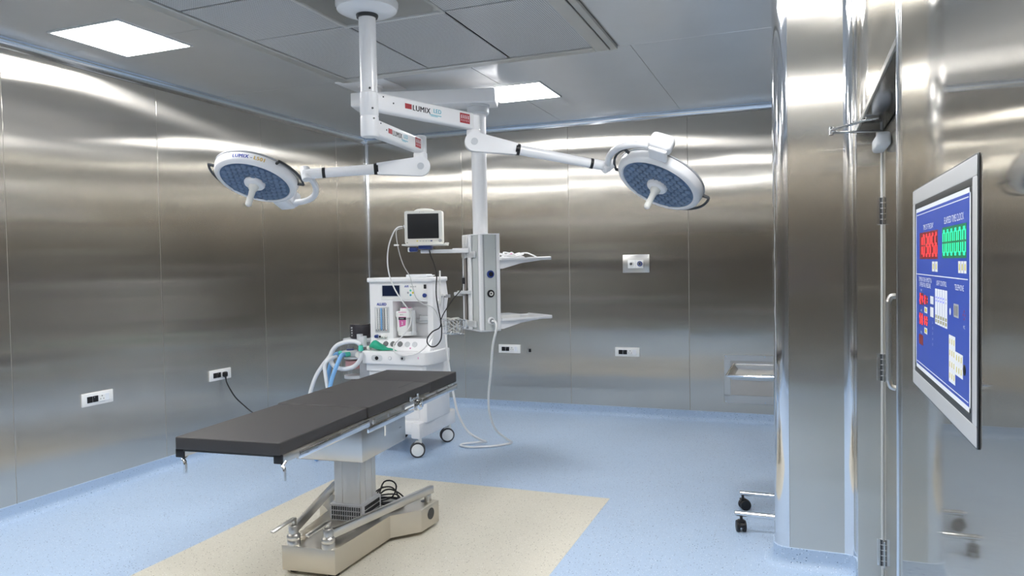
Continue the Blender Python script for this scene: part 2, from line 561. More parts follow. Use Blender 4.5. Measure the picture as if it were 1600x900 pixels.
# jamb and soffit linings of the recess
mb = MB(); mb.box((XR + 0.065, DY0 - 0.002, DH / 2), (0.13, 0.004, DH))
obj('far_jamb', mb, M_PIER, wr, world=True)
mb = MB(); mb.box((XR + 0.065, DY1 + 0.002, DH / 2), (0.13, 0.004, DH))
obj('near_jamb', mb, M_WALL_X, wr, world=True)
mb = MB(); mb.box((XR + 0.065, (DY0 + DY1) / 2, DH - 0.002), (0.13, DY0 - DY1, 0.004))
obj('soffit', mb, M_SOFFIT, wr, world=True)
mb = MB(); mb.box((XR - 0.003, (DY0 + DY1) / 2, DH + 0.010), (0.008, DY0 - DY1, 0.024), 0.002, seg=1)
obj('lintel_trim', mb, M_STEEL_SATIN, wr, world=True)
mb = MB(); mb.box((XR - 0.002, DY1 - 0.010, H / 2), (0.010, 0.022, H), 0.003)
obj('edge_trim', mb, M_ALU_TRIM, wr, world=True)

# ---- pier beside the door (end of the wall that shuts off the alcove)
R = 0.075
poly = []
for k in range(9):
    a = math.radians(180 + 90 * k / 8)
    poly.append((PX0 + R + R * math.cos(a), PY0 + R + R * math.sin(a)))
poly += [(XA + 0.1, PY0), (XA + 0.1, YA)]
for k in range(9):
    a = math.radians(90 + 90 * k / 8)
    poly.append((PX0 + R + R * math.cos(a), YA - R + R * math.sin(a)))
core = [(x + (0.004 if x < 5 else 0), y) for x, y in poly]
mb = MB(); mb.prism([(PX0 + 0.01, PY0 + TS + R), (PX0 + 0.03, PY0 + 0.04), (PX0 + R, PY0 + TS), (XA + 0.1, PY0 + TS), (XA + 0.1, YA - TS), (PX0 + R, YA - TS), (PX0 + 0.01, YA - R)], 0, H)
pier = struct('wall_pier', mb, M_JOINT)
mb = MB(); mb.box(((PX0 + R + 4.868) / 2, PY0 + TS / 2, (H + 0.09) / 2), (4.868 - PX0 - R - 0.002, TS, H - 0.09), 0.001, seg=1)
obj('panel', mb, M_PIER, pier, world=True)
mb = MB(); mb.box(((PX0 + R + XA) / 2, YA - TS / 2, (H + 0.09) / 2), (XA - PX0 - R, TS, H - 0.09), 0.001, seg=1)
obj('panel', mb, M_PIER, pier, world=True)
def arc_strip(cx, cy, r, a0, a1, z0, z1, t=0.003, n=10):
    mb = MB()
    outer = [(cx + r * math.cos(math.radians(a0 + (a1 - a0) * k / n)), cy + r * math.sin(math.radians(a0 + (a1 - a0) * k / n))) for k in range(n + 1)]
    inner = [(cx + (r - t) * math.cos(math.radians(a0 + (a1 - a0) * k / n)), cy + (r - t) * math.sin(math.radians(a0 + (a1 - a0) * k / n))) for k in range(n + 1)]
    mb.prism(outer + inner[::-1], z0, z1)
    return mb
mb = arc_strip(PX0 + R, PY0 + R, R, 180, 270, 0.09, H)
obj('corner_cover', mb, M_CHROME, pier, world=True, label='polished rounded corner cover')
mb = arc_strip(PX0 + R, YA - R, R, 90, 180, 0.09, H)
obj('corner_cover', mb, M_CHROME, pier, world=True)
mb = MB(); mb.box((PX0 + 0.002, (PY0 + YA) / 2, (H + 0.09) / 2), (TS, YA - PY0 - 2 * R, H - 0.09))
obj('panel', mb, M_WALL_Y, pier, world=True)
# hollow corner between pier and right wall
RF = 0.055
mb = arc_strip(XR - RF, PY0 - RF, RF + 0.003, 0, 90, 0.0, H)
obj('corner_cover', mb, M_CHROME, pier, world=True, label='polished hollow corner strip')
mb = MB(); mb.box((XR - 0.001, (DY0 + PY0 - RF) / 2, H / 2), (0.004, abs(DY0 - PY0 + RF) + 0.002, H))
obj('corner_cover', mb, M_CHROME, pier, world=True)

# ---- alcove right wall
wa = wall_slab('wall_alcove', (XA + TS + 0.06, YA / 2, H / 2), (0.12, -YA + 0.1, H + 0.1))
sheets_y(wa, [0, -1.22, -2.44, YA], XA, -1, 0.09, H, M_WALL_Y)

# ---- vertical corner cover at the back left corner
mb = MB()
rc = 0.045
pts = [(0, 0)] + [(rc - rc * math.sin(math.radians(90 * k / 8)), -rc + rc * math.cos(math.radians(90 * k / 8))) for k in range(9)]
mb.prism([(0, 0), (rc, 0)] + [(rc - rc * math.sin(math.radians(a)), -rc + rc * math.cos(math.radians(a))) for a in (11, 22, 33, 45, 56, 67, 78)] + [(0, -rc)], 0.1, H - 0.06)
struct('trim_1', mb, M_ALU_TRIM)

# ---- cove trim under the ceiling and coved vinyl skirting
def cove_profile(a, b, up=False, n=6):
    """hollow quarter: a out from the wall, b along the wall"""
    pr = [(0, 0)]
    for k in range(n + 1):
        t = math.radians(90 * k / n)
        pr.append((a - a * math.sin(t), b - b * math.cos(t)))
    return pr
def run(name, prof, p0, p1, side, up, mat):
    mb = MB(); mb.sweep(prof, [(p0, side, up), (p1, side, up)])
    return struct(name, mb, mat)
ct = [(0, 0), (0.062, 0), (0.062, -0.006), (0.054, -0.008)] + [(0.054 - 0.044 * math.sin(math.radians(t)), -0.052 + 0.044 * math.cos(math.radians(t))) for t in (15, 30, 45, 60, 75)] + [(0.008, -0.052), (0.006, -0.064), (0, -0.064)]
run('trim_2', ct, (0, YN, H), (0, -0.0, H), (1, 0, 0), (0, 0, 1), M_ALU_TRIM)
run('trim_3', ct, (0, 0, H), (XA, 0, H), (0, -1, 0), (0, 0, 1), M_ALU_TRIM)
run('trim_4', ct, (0, YN, H), (XR, YN, H), (0, 1, 0), (0, 0, 1), M_ALU_TRIM)
sk = [(0, 0), (0.052, 0.0)] + [(0.052 - 0.046 * math.sin(math.radians(t)), 0.047 - 0.046 * math.cos(math.radians(t))) for t in (12, 25, 38, 50, 62, 75, 88)] + [(0.006, 0.098), (0.0, 0.100)]
run('baseboard_left', sk, (0, YN, 0), (0, 0, 0), (1, 0, 0), (0, 0, 1), M_BLUE)
run('baseboard_back', sk, (0, 0, 0), (XA, 0, 0), (0, -1, 0), (0, 0, 1), M_BLUE)
run('baseboard_front', sk, (0, YN, 0), (XR, YN, 0), (0, 1, 0), (0, 0, 1), M_BLUE)
# skirting around the pier
mb = MB()
path = []
path.append(((PX0, YA - R, 0), (-1, 0, 0), (0, 0, 1)))
path.append(((PX0, PY0 + R, 0), (-1, 0, 0), (0, 0, 1)))
for k in range(1, 9):
    a = math.radians(180 + 90 * k / 8)
    dd = (math.cos(a), math.sin(a), 0)
    path.append(((PX0 + R + R * dd[0], PY0 + R + R * dd[1], 0), dd, (0, 0, 1)))
path.append(((XR - RF, PY0, 0), (0, -1, 0), (0, 0, 1)))
for k in range(1, 7):
    a = math.radians(90 - 90 * k / 6)
    dd = (math.cos(a), math.sin(a))
    path.append(((XR - RF + RF * dd[0], PY0 - RF + RF * dd[1], 0), (-dd[0], -dd[1], 0), (0, 0, 1)))
path.append(((XR, DY0 + 0.002, 0), (-1, 0, 0), (0, 0, 1)))
mb.sweep(sk, path)
struct('baseboard_pier', mb, M_BLUE)

# ---- ceiling: slab, sheets, filter plenum
mb = MB(); mb.box((XA / 2, YN / 2, H + TS + 0.06), (XA + 0.3, -YN + 0.3, 0.12))
ceil = struct('ceiling', mb, M_JOINT)
PLX0, PLX1, PLY0, PLY1 = 1.30, 3.515, -5.22, -2.36     # plenum outline
LIGHTS = [(0.66, -3.85), (2.43, -1.40), (4.20, -3.85), (2.43, -6.25), (0.66, -6.25), (4.20, -6.25)]
LS = 0.56
def sheet_c(x0, x1, y0, y1):
    mb = MB(); mb.box(((x0 + x1) / 2, (y0 + y1) / 2, H + TS / 2), (x1 - x0 - GAP, y1 - y0 - GAP, TS), 0.0012, seg=1)
    obj('panel', mb, M_CEIL, ceil, world=True)
for x0, x1 in ((0, 1.16), (1.16, 2.381), (2.381, 3.60), (3.60, 4.82), (4.82, XA)):
    sheet_c(x0, x1, PLY1 + 0.01, 0)
    sheet_c(x0, x1, YN, PLY0 - 0.01)
sheet_c(0, PLX0 - 0.01, -3.79, PLY1 + 0.01); sheet_c(0, PLX0 - 0.01, PLY0 - 0.01, -3.79)
sheet_c(PLX1 + 0.01, 4.82, -3.79, PLY1 + 0.01); sheet_c(PLX1 + 0.01, 4.82, PLY0 - 0.01, -3.79)
sheet_c(4.82, XA, YA, PLY1 + 0.01)

# plenum frame and its perforated diffuser sheets
def bar(x0, x1, y0, y1, z0, z1, name='frame_bar', mat=M_FRAME_STEEL, bev=0.003):
    mb = MB(); mb.box(((x0 + x1) / 2, (y0 + y1) / 2, (z0 + z1) / 2), (x1 - x0, y1 - y0, z1 - z0), bev, seg=1)
    return obj(name, mb, mat, ceil, world=True)
mb = MB()
mb.box(((PLX0 + PLX1) / 2, (PLY0 + PLY1) / 2, H + 0.0015), (PLX1 - PLX0, PLY1 - PLY0, 0.003))
obj('plenum_back', mb, M_DARK_METAL, ceil, world=True)
fw = 0.085
bar(PLX0, PLX0 + fw, PLY0, PLY1, H - 0.022, H)
bar(PLX1 - 0.045, PLX1, PLY0, PLY1, H - 0.022, H)
bar(PLX1 - 0.150, PLX1 - 0.055, PLY0, PLY1, H - 0.022, H)
bar(PLX0 + fw, PLX1 - 0.15, PLY1 - fw, PLY1, H - 0.022, H)
bar(PLX0 + fw, PLX1 - 0.15, PLY0, PLY0 + fw, H - 0.022, H)
CHX0, CHX1, CHY0, CHY1 = 2.10, 2.72, -4.10, -3.49
gx = [PLX0 + fw, 2.10, 2.75, PLX1 - 0.15]
gy = [PLY0 + fw, -4.10, -3.49, PLY1 - fw]
for i in range(3):
    for j in range(3):
        if i == 1 and j == 1: continue
        ys = [gy[j], gy[j + 1]]
        mb = MB(); mb.box(((gx[i] + gx[i + 1]) / 2, (ys[0] + ys[1]) / 2, H - 0.008), (gx[i + 1] - gx[i] - 0.014, ys[1] - ys[0] - 0.014, 0.008), 0.003, seg=1)
        obj('perforated_sheet', mb, M_PERF, ceil, world=True)
for x0, x1, y0, y1 in ((CHX0 - 0.02, CHX1 + 0.04, CHY1 - 0.01, CHY1 + 0.01), (CHX0 - 0.02, CHX1 + 0.04, CHY0 - 0.01, CHY0 + 0.01), (CHX0 - 0.02, CHX0, CHY0, CHY1), (CHX1 + 0.02, CHX1 + 0.04, CHY0, CHY1)):
    bar(x0, x1, y0, y1, H - 0.020, H)
mb = MB(); mb.box(((CHX0 + CHX1 + 0.02) / 2, (CHY0 + CHY1) / 2, H - 0.003), (CHX1 - CHX0 + 0.02, CHY1 - CHY0, 0.006))
obj('mount_plate', mb, M_STEEL_SATIN, ceil, world=True)

# ---- flush LED panels
LNAMES = ['bright square ceiling light nearest the left wall', 'bright square ceiling light above the back wall beside the white pendant arm',
          'square ceiling light nearest the right wall', 'square ceiling light behind the camera in the middle of the room', 'square ceiling light behind the camera by the left wall', 'square ceiling light behind the camera by the right wall']
for (lx, ly), lb in zip(LIGHTS, LNAMES):
    t = thing('ceiling_light', lb, 'light', (lx, ly, H), group='square ceiling lights')
    mb = MB()
    for sx, sy, dx, dy in ((0, LS / 2 + 0.005, LS + 0.03, 0.014), (0, -LS / 2 - 0.005, LS + 0.03, 0.014), (LS / 2 + 0.005, 0, 0.014, LS), (-LS / 2 - 0.005, 0, 0.014, LS)):
        mb.box((sx, sy, -0.005), (dx, dy, 0.012), 0.002, seg=1)
    obj('frame', mb, M_ALU, t)
    mb = MB(); mb.box((0, 0, -0.005), (LS, LS, 0.008))
    obj('diffuser', mb, M_LED, t)
# ================================================================== CEILING MOUNTED TWIN OPERATING LAMP
POLE = Vector((2.42, -3.78, 0))
ol = thing('operating_light', 'white twin-head operating light hanging on a pole over the table', 'light', (POLE.x, POLE.y, H))
def V(x, y, z): return Vector((x, y, z))
# canopy: shallow white bowl
mb = MB(); mb.lathe([(0.120, 0.0), (0.168, -0.002), (0.174, -0.010), (0.173, -0.030), (0.165, -0.050), (0.138, -0.064), (0.100, -0.072), (0.072, -0.075), (0.0, -0.075)], n=48)
can = obj('canopy', mb, M_WHITE, ol)
for a in (200, 320, 80):
    mb = MB(); mb.cyl((0.168 * math.cos(math.radians(a)), 0.168 * math.sin(math.radians(a)), -0.026), (0.1755 * math.cos(math.radians(a)), 0.1755 * math.sin(math.radians(a)), -0.026), 0.007, n=10)
    obj('screw', mb, M_DARK_METAL, can)
mb = MB(); mb.lathe([(0.050, -0.069), (0.060, -0.071), (0.062, -0.080), (0.058, -0.092), (0.050, -0.093)], n=32)
obj('collar', mb, M_DARK_METAL, ol)
# pole: fixed upper tube and the two swivel sleeves
mb = MB(); mb.cyl((0, 0, -0.072), (0, 0, -0.515), 0.0475, n=32)
obj('pole', mb, M_WHITE, ol)
mb = MB(); mb.lathe([(0.0475, -0.505), (0.0515, -0.510), (0.0515, -0.632), (0.049, -0.636)], n=32)
obj('upper_sleeve', mb, M_WHITE, ol)
mb = MB(); mb.lathe([(0.047, -0.634), (0.0505, -0.640), (0.0515, -0.644), (0.0515, -0.744), (0.046, -0.752), (0.0, -0.753)], n=32)
obj('lower_sleeve', mb, M_WHITE, ol)
for zz, aa in ((-0.49, -52), (-0.60, -38), (-0.655, -30)):
    d = V(math.cos(math.radians(aa)), math.sin(math.radians(aa)), 0)
    mb = MB(); mb.cyl(d * 0.046 + V(0, 0, zz), d * 0.0535 + V(0, 0, zz), 0.006, n=10)
    obj('screw', mb, M_DARK_METAL, ol)

def flat_arm(name, p0, p1, h, w):
    """square arm with softened edges from axis p0 to axis p1, printed face"""
    d = (p1 - p0); L = d.length; d.normalize()
    side = d.cross(V(0, 0, 1)).normalized()          # to the right of the run = towards the camera
    up = side.cross(d)
    M = frame(p0, d, -side, up)
    mb = MB(); mb.box((L / 2 + 0.0, 0, 0), (L - 0.05, w, h), 0.014, M=M, seg=3)
    o = obj(name, mb, M_WHITE, ol, world=True)
    return o, M, L, w
def arm_print(o, M, L, w, h, at, k):
    """printing on the face of an arm"""
    S = M @ frame((0, -w / 2 - 0.0008, 0), (1, 0, 0), (0, 0, 1), (0, -1, 0))
    def at_(u, v): return WM[o.name].inverted() @ S @ Matrix.Translation((u, v, 0))
    mb = MB(); mb.box((0, 0, 0), (0.052 * k, 0.030 * k, 0.0008))
    obj('red_badge', mb, M_RED, o, M=at_(at - 0.135 * k, 0.006))
    text('LUMIX', 0.046 * k, at_(at - 0.030 * k, 0.002), M_INK_DARK, o, spacing=1.1, heavy=0.0016 * k)
    text('LED', 0.036 * k, at_(at + 0.102 * k, 0.009), M_INK_CYAN, o, spacing=1.12, heavy=0.0012 * k)
    mb = MB(); mb.box((0, 0, 0), (0.10 * k, 0.004, 0.0006)); mb.box((-0.01, -0.007 * k, 0), (0.06 * k, 0.003, 0.0006))
    obj('printed_line', mb, M_INK_CYAN, o, M=at_(at + 0.085 * k, -0.016 * k))
    mb = MB(); mb.box((0, 0, 0), (0.090, 0.062, 0.0008))
    rb = at_(L - 0.115, 0.004)
    obj('red_label', mb, M_RED, o, M=rb)
    mb = MB()
    for i in range(5):
        mb.box((-0.032 + i * 0.016, 0.006, 0), (0.006, 0.018 - 0.003 * (i % 2), 0.0004))
        mb.box((-0.032 + i * 0.016, -0.014, 0), (0.003, 0.010 + 0.003 * (i % 2), 0.0004))
        mb.box((-0.030 + i * 0.016, 0.018, 0), (0.008, 0.003, 0.0004))
    obj('label_pictogram', mb, M_INK_WHITE, o, M=rb @ Matrix.Translation((0, 0, 0.0008)))
    for u, v in ((0.075, 0.030), (0.150, 0.005)):
        mb = MB(); mb.cyl((u, v, -0.001), (u, v, 0.0012), 0.0045, n=10)
        obj('screw', mb, M_DARK_METAL, o, M=at_(0, 0))

J1, J2 = V(2.692, -2.963, 2.499), V(2.343, -3.045, 2.356)
P1, P2 = V(POLE.x, POLE.y, 2.499), V(POLE.x, POLE.y, 2.356)
a1, Ma1, L1, w1 = flat_arm('upper_arm', P1, J1, 0.104, 0.066)
arm_print(a1, Ma1, L1, w1, 0.104, 0.40, 1.0)
a2, Ma2, L2, w2 = flat_arm('lower_arm', P2, J2, 0.094, 0.066)
arm_print(a2, Ma2, L2, w2, 0.094, 0.33, 0.95)

def knuckle(J, ztop, zlow, name):
    mb = MB()
    mb.lathe([(0.0, ztop), (0.036, ztop), (0.042, ztop - 0.006), (0.042, zlow + 0.085), (0.040, zlow + 0.080), (0.045, zlow + 0.074), (0.046, zlow + 0.02), (0.040, zlow - 0.030), (0.024, zlow - 0.048), (0.0, zlow - 0.052)], c=(J.x, J.y, 0), n=28)
    return obj(name, mb, M_WHITE, ol, world=True)
knuckle(J1, 2.545, 2.372, 'upper_knuckle')
knuckle(J2, 2.425, 2.235, 'lower_knuckle')

def spring_arm(p0, p1, name):
    """flat knuckle cheek tapering to a round arm with two dark rings"""
    d = (p1 - p0); L = d.length; d.normalize()
    side = d.cross(V(0, 0, 1)).normalized()
    if side.dot(CAM - p0) < 0: side = -side
    up = d.cross(side) if d.cross(side).z > 0 else side.cross(d)
    off = side * 0.046
    q0 = p0 + off
    M = frame(q0, d, side, up)
    prof = []
    for k in range(13):
        a = math.radians(90 + 180 * k / 12)
        prof.append((0.062 * math.cos(a), 0.062 * math.sin(a)))
    prof += [(0.28, -0.036), (0.28, 0.036)]
    mb = MB()
    mb.prism(prof, -0.030, 0.030, M=M @ Matrix(((1, 0, 0, 0), (0, 0, 1, 0), (0, 1, 0, 0), (0, 0, 0, 1))))
    o = obj(name, mb, M_WHITE, ol, world=True, sharp=30)
    mb = MB(); mb.cyl((0, 0.026, 0), (0, 0.037, 0), 0.022, M=M, n=24); mb.cyl((0, 0.030, 0), (0, 0.039, 0), 0.012, M=M, n=6)
    obj('pivot_cap', mb, M_LGREY, o, world=True)
    mb = MB(); mb.cyl((0.272, 0, 0), (0.300, 0, 0), 0.0375, M=M, n=28)
    obj('dark_ring', mb, M_BLACK, o, world=True)
    e = q0 + d * 0.29
    # round section runs to the gimbal end
    mb = MB(); mb.cyl(e, p1 - d * 0.11, 0.034, 0.031, n=28)
    obj('arm_tube', mb, M_WHITE, o, world=True)
    mb = MB(); mb.cyl(p1 - d * 0.125, p1 - d * 0.105, 0.0345, n=28)
    obj('dark_ring', mb, M_BLACK, o, world=True)
    mb = MB(); mb.cyl(p1 - d * 0.108, p1 + d * 0.018, 0.033, n=28)
    obj('arm_end', mb, M_WHITE, o, world=True)
    return o, d

def lamp_head(c, n, e, mark_px, name, handles, label, lettering, sz=1.0):
    """c centre of the lamp face, n direction it looks, e end of its arm"""
    n = n.normalized()
    ez = -n
    ex = (e - c); ex = (ex - ez * ex.dot(ez)).normalized()
    ey = ez.cross(ex)
    M = Matrix.Translation(-V(POLE.x, POLE.y, H)) @ frame(c, ex, ey, ez)
    RO, RG = 0.298 * sz, 0.247 * sz
    # housing: flat white ring, side wall, shallow back
    mb = MB(); mb.lathe([(RG, 0.010), (RG + 0.003, 0.001), (RG + 0.012, -0.004), (RO - 0.030, 0.000), (RO - 0.014, 0.006), (RO - 0.006, 0.016), (RO, 0.052), (RO - 0.002, 0.062), (RO - 0.008, 0.067), (RO - 0.008, 0.073), (RO - 0.020, 0.082), (RO - 0.07, 0.096), (RO - 0.18, 0.106), (0, 0.108)], n=72)
    h = obj(name, mb, M_WHITE, ol, M=M, label=label)
    mb = MB(); mb.lathe([(RO - 0.004, 0.066), (RO + 0.002, 0.067), (RO + 0.002, 0.074), (RO - 0.010, 0.075)], n=72)
    obj('rim_seal', mb, M_GREY_PLASTIC, h)
    mb = MB(); mb.lathe([(RG + 0.004, 0.012), (RG + 0.002, 0.006), (0.10, 0.004), (0.0, 0.004)], n=64)
    obj('lamp_glass', mb, M_LAMP_GLASS, h)
    # LED lenses in hexagonal order
    first = None
    rr = 0.0235 * sz
    for i in range(-6, 7):
        for j in range(-6, 7):
            x = (i + 0.5 * (j % 2)) * rr * 2.02
            y = j * rr * 1.76
            r = math.hypot(x, y)
            if r < 0.078 or r > RG - 0.020: continue
            L_ = Matrix.Translation((x, y, 0.005))
            if first is None:
                mb = MB(); mb.lathe([(rr, 0.001), (rr * 0.97, -0.0060), (rr * 0.86, -0.0085), (rr * 0.76, -0.0050), (rr * 0.45, -0.0006), (0, 0.0)], n=12)
                first = obj('lens', mb, M_LENS, h, M=L_)
            else:
                inst(first, h, L_)
    # centre boss and sterile handle
    mb = MB(); mb.lathe([(0.0, -0.026), (0.046, -0.026), (0.062, -0.021), (0.069, -0.010), (0.069, 0.004), (0.0, 0.004)], n=36)
    obj('centre_boss', mb, M_WHITE, h)
    mb = MB(); mb.lathe([(0.0, -0.178), (0.012, -0.177), (0.0205, -0.168), (0.022, -0.150), (0.0195, -0.100), (0.022, -0.060), (0.031, -0.046), (0.034, -0.026), (0.0, -0.024)], n=24)
    obj('sterile_handle', mb, M_WHITE_WARM, h)
    # dark grip handles on the rim
    for a in handles:
        a0, a1 = a - 27, a + 27
        pts = []
        for k in range(11):
            t = math.radians(a0 + (a1 - a0) * k / 10)
            pts.append((math.cos(t) * (RO + 0.038), math.sin(t) * (RO + 0.038), 0.052))
        p_in = [(math.cos(math.radians(b)) * (RO - 0.012), math.sin(math.radians(b)) * (RO - 0.012), 0.052) for b in (a0, a1)]
        mb = MB(); mb.tube(pts, 0.0085, n=8)
        mb.cyl(p_in[0], pts[0], 0.010, n=10); mb.cyl(p_in[1], pts[-1], 0.010, n=10)
        obj('grip_handle', mb, M_DARK_METAL, h)
    # gimbal: arc from the arm end to the joint box on the rim
    inv = frame(c, ex, ey, ez).inverted()
    le = inv @ e
    Rg = math.hypot(le.x, le.y)
    s = mark_px
    pts = []
    for k in range(13):
        t = math.radians(92 * k / 12) * s
        rad = Rg + (RO + 0.070 - Rg) * (k / 12) ** 1.5
        pts.append((math.cos(t) * rad, math.sin(t) * rad, le.z + (0.055 - le.z) * k / 12))
    mb = MB(); mb.tube(pts, 0.021, n=14)
    mb.lathe([(0.0, -0.046), (0.028, -0.046), (0.032, -0.040), (0.032, 0.036), (0.028, 0.044), (0, 0.044)], c=(le.x, le.y, le.z), axis=(0.35, s * 0.2, -1), n=24)
    g = obj('gimbal_arc', mb, M_WHITE, h)
    mb = MB()
    b = V(math.cos(math.radians(92)) * (RO + 0.062), s * math.sin(math.radians(92)) * (RO + 0.062), 0.055)
    mb.box(b + V(0.0, s * 0.018, 0.028), (0.150, 0.090, 0.110), 0.030, seg=4)
    mb.box(b + V(0.0, s * -0.015, -0.030), (0.120, 0.110, 0.030), 0.012, seg=3)
    mb.cyl(b + V(0, -s * 0.075, 0.0), b + V(0, 0, 0), 0.030, n=20)
    obj('joint_box', mb, M_WHITE, h)
    if lettering:
        # printed on the side wall where it faces the room
        v = (inv.to_3x3() @ (CAM - c))
        a = math.atan2(v.y, v.x) - math.radians(lettering)
        Rw = RO - 0.0015
        def bend_at(off):
            def f(p):
                # side wall leans: radius grows with height
                t = a + (p.x + off) / Rw
                z = 0.034 + p.y
                rad = RO - 0.006 + (z - 0.016) / 0.036 * 0.006 + 0.0012
                return V(math.cos(t) * rad, math.sin(t) * rad, z)
            return f
        for txt, off, mt in (('LUMIX', -0.066, M_INK_BLUE), ('-', 0.006, M_INK_BLUE), ('L501', 0.058, M_INK_GOLD)):
            o = obj('lettering', text_mb(txt, 0.034, bend=bend_at(off), spacing=1.14, heavy=0.0014), mt, h)
    return h

E1 = V(3.480, -2.540, 2.212)
E2 = V(1.694, -3.395, 2.178)
s1, d1 = spring_arm(V(J1.x, J1.y, 2.363), E1, 'upper_spring_arm')
s2, d2 = spring_arm(V(J2.x, J2.y, 2.218), E2, 'lower_spring_arm')
lamp_head(V(3.811, -2.573, 2.060), V(-0.340, -0.442, -0.830), E1, 1, 'lamp_head', (18, 214), 'round lamp head at the end of the right arm', None, 0.975)
lamp_head(V(1.282, -3.394, 2.143), V(0.030, -0.445, -0.895), E2, 1, 'lamp_head', (4, 192), 'round lamp head at the end of the left arm', 15, 0.915)
# ================================================================== WHITE CEILING PENDANT WITH GAS CONSOLE
PM = Vector((1.42, -2.145, H))
pd = thing('ceiling_pendant', 'white ceiling pendant with boxy arm, round column and grey gas outlet console', 'medical pendant', PM)
mb = MB(); mb.box((0.005, 0.0, -0.006), (0.42, 0.42, 0.012), 0.004, M=Matrix.Rotation(0.02, 4, 'Z'))
obj('ceiling_plate', mb, M_WHITE, pd)
mb = MB(); mb.lathe([(0.0, -0.01), (0.105, -0.012), (0.100, -0.028), (0.085, -0.034), (0.085, -0.086), (0.0, -0.086)], n=36)
obj('swivel_hub', mb, M_WHITE, pd)
AA = math.radians(16.5)
ad = Vector((math.cos(AA), math.sin(AA), 0))
an = Vector((-math.sin(AA), math.cos(AA), 0))
MA = frame((0, 0, 0), ad, an, (0, 0, 1))
mb = MB(); mb.box((0.445, 0, -0.1385), (1.165, 0.236, 0.113), 0.012, M=MA, seg=3)
arm = obj('horizontal_arm', mb, M_WHITE, pd)
CC = Vector((2.26, -1.895, 0))      # column axis
def pz(z): return z - H
cl = CC - Vector((PM.x, PM.y, 0))
mb = MB(); mb.lathe([(0.0, pz(2.860)), (0.094, pz(2.860)), (0.094, pz(2.842)), (0.088, pz(2.838)), (0.088, pz(2.790)), (0.080, pz(2.780)), (0.0, pz(2.780))], c=cl, n=36)
obj('collar', mb, M_LGREY, pd)
mb = MB(); mb.cyl(cl + Vector((0, 0, pz(2.79))), cl + Vector((0, 0, pz(1.80))), 0.061, n=36)
obj('column', mb, M_WHITE, pd)

# console: an upright extruded box seen on its corner
CZ0, CZ1 = 1.045, 1.818
TH = math.radians(48.8)
MC = Matrix.Translation(cl + Vector((0, 0, pz(0)))) @ Matrix.Rotation(TH, 4, 'Z')
HX, HY = 0.090, 0.168
mb = MB()
mb.box((0, 0, (CZ0 + CZ1) / 2), (2 * HX - 0.012, 2 * HY - 0.012, CZ1 - CZ0 - 0.01), 0.004)
con = obj('console', mb, M_PANEL_GREY, pd, M=MC)
# rounded bottom shell and cap
mb = MB(); mb.box((0, 0, CZ0 + 0.004), (2 * HX, 2 * HY, 0.014), 0.006, seg=3)
obj('bottom_cap', mb, M_LGREY, con)
mb = MB(); mb.box((0, 0, CZ1 - 0.004), (2 * HX, 2 * HY, 0.010), 0.004)
obj('top_cap', mb, M_WHITE, con)
# white corner extrusions with grooves
for sx in (-1, 1):
    for sy in (-1, 1):
        mb = MB(); mb.box((sx * (HX - 0.016), sy * (HY - 0.016), (CZ0 + CZ1) / 2), (0.034, 0.034, CZ1 - CZ0 - 0.012), 0.010, seg=3)
        obj('corner_extrusion', mb, M_WHITE, con)
mb = MB()
for sx in (-1, 1):
    mb.box((sx * (HX - 0.036), -HY + 0.0045, (CZ0 + CZ1) / 2), (0.004, 0.006, CZ1 - CZ0 - 0.02))
    mb.box((-HX + 0.0045, sx * (HY - 0.036), (CZ0 + CZ1) / 2), (0.006, 0.004, CZ1 - CZ0 - 0.02))
obj('groove', mb, M_GREY_PLASTIC, con)
# grey front plate and its outlets
mb = MB(); mb.box((0, -HY + 0.004, (CZ0 + CZ1) / 2), (2 * HX - 0.080, 0.008, CZ1 - CZ0 - 0.02), 0.001, seg=1)
plate = obj('front_plate', mb, M_PANEL_GREY, con)
def outlet(z, ring, inner, name, lab):
    F = frame((0, -HY, z), (1, 0, 0), (0, 0, 1), (0, -1, 0))
    mb = MB(); mb.lathe([(0.0, -0.002), (0.030, -0.002), (0.030, 0.010), (0.026, 0.014), (0.019, 0.014), (0.018, 0.006), (0.0, 0.006)], n=28)
    o = obj(name, mb, ring, con, M=F, label=lab)
    return o, F
o, F = outlet(1.497, M_BLUE_PLASTIC, None, 'gas_outlet', 'blue gas outlet')
o, F = outlet(1.343, M_BLACK, None, 'gas_outlet', 'black gas outlet')
o, F = outlet(1.127, M_WHITE, None, 'gas_outlet', 'white gas outlet')
for z, m_ in ((1.497, M_BLACK), (1.343, M_WHITE_WARM), (1.127, M_GREY_PLASTIC)):
    F = frame((0, -HY, z), (1, 0, 0), (0, 0, 1), (0, -1, 0))
    mb = MB(); mb.lathe([(0.0, 0.009), (0.008, 0.009), (0.009, 0.015), (0.0165, 0.015), (0.017, 0.005), (0.0, 0.005)], n=20)
    obj('outlet_socket', mb, m_, con, M=F)
    mb = MB(); mb.cyl((0, 0, 0.004), (0, 0, 0.0105), 0.0078, n=14)
    obj('socket_pin', mb, M_DARK_METAL, con, M=F)
for z in (1.70, 1.39, 1.12):
    for x in (-0.044, 0.044):
        mb = MB(); mb.cyl((x, -HY - 0.001, z), (x, -HY + 0.002, z), 0.003, n=8)
        obj('screw', mb, M_GREY_PLASTIC, con)
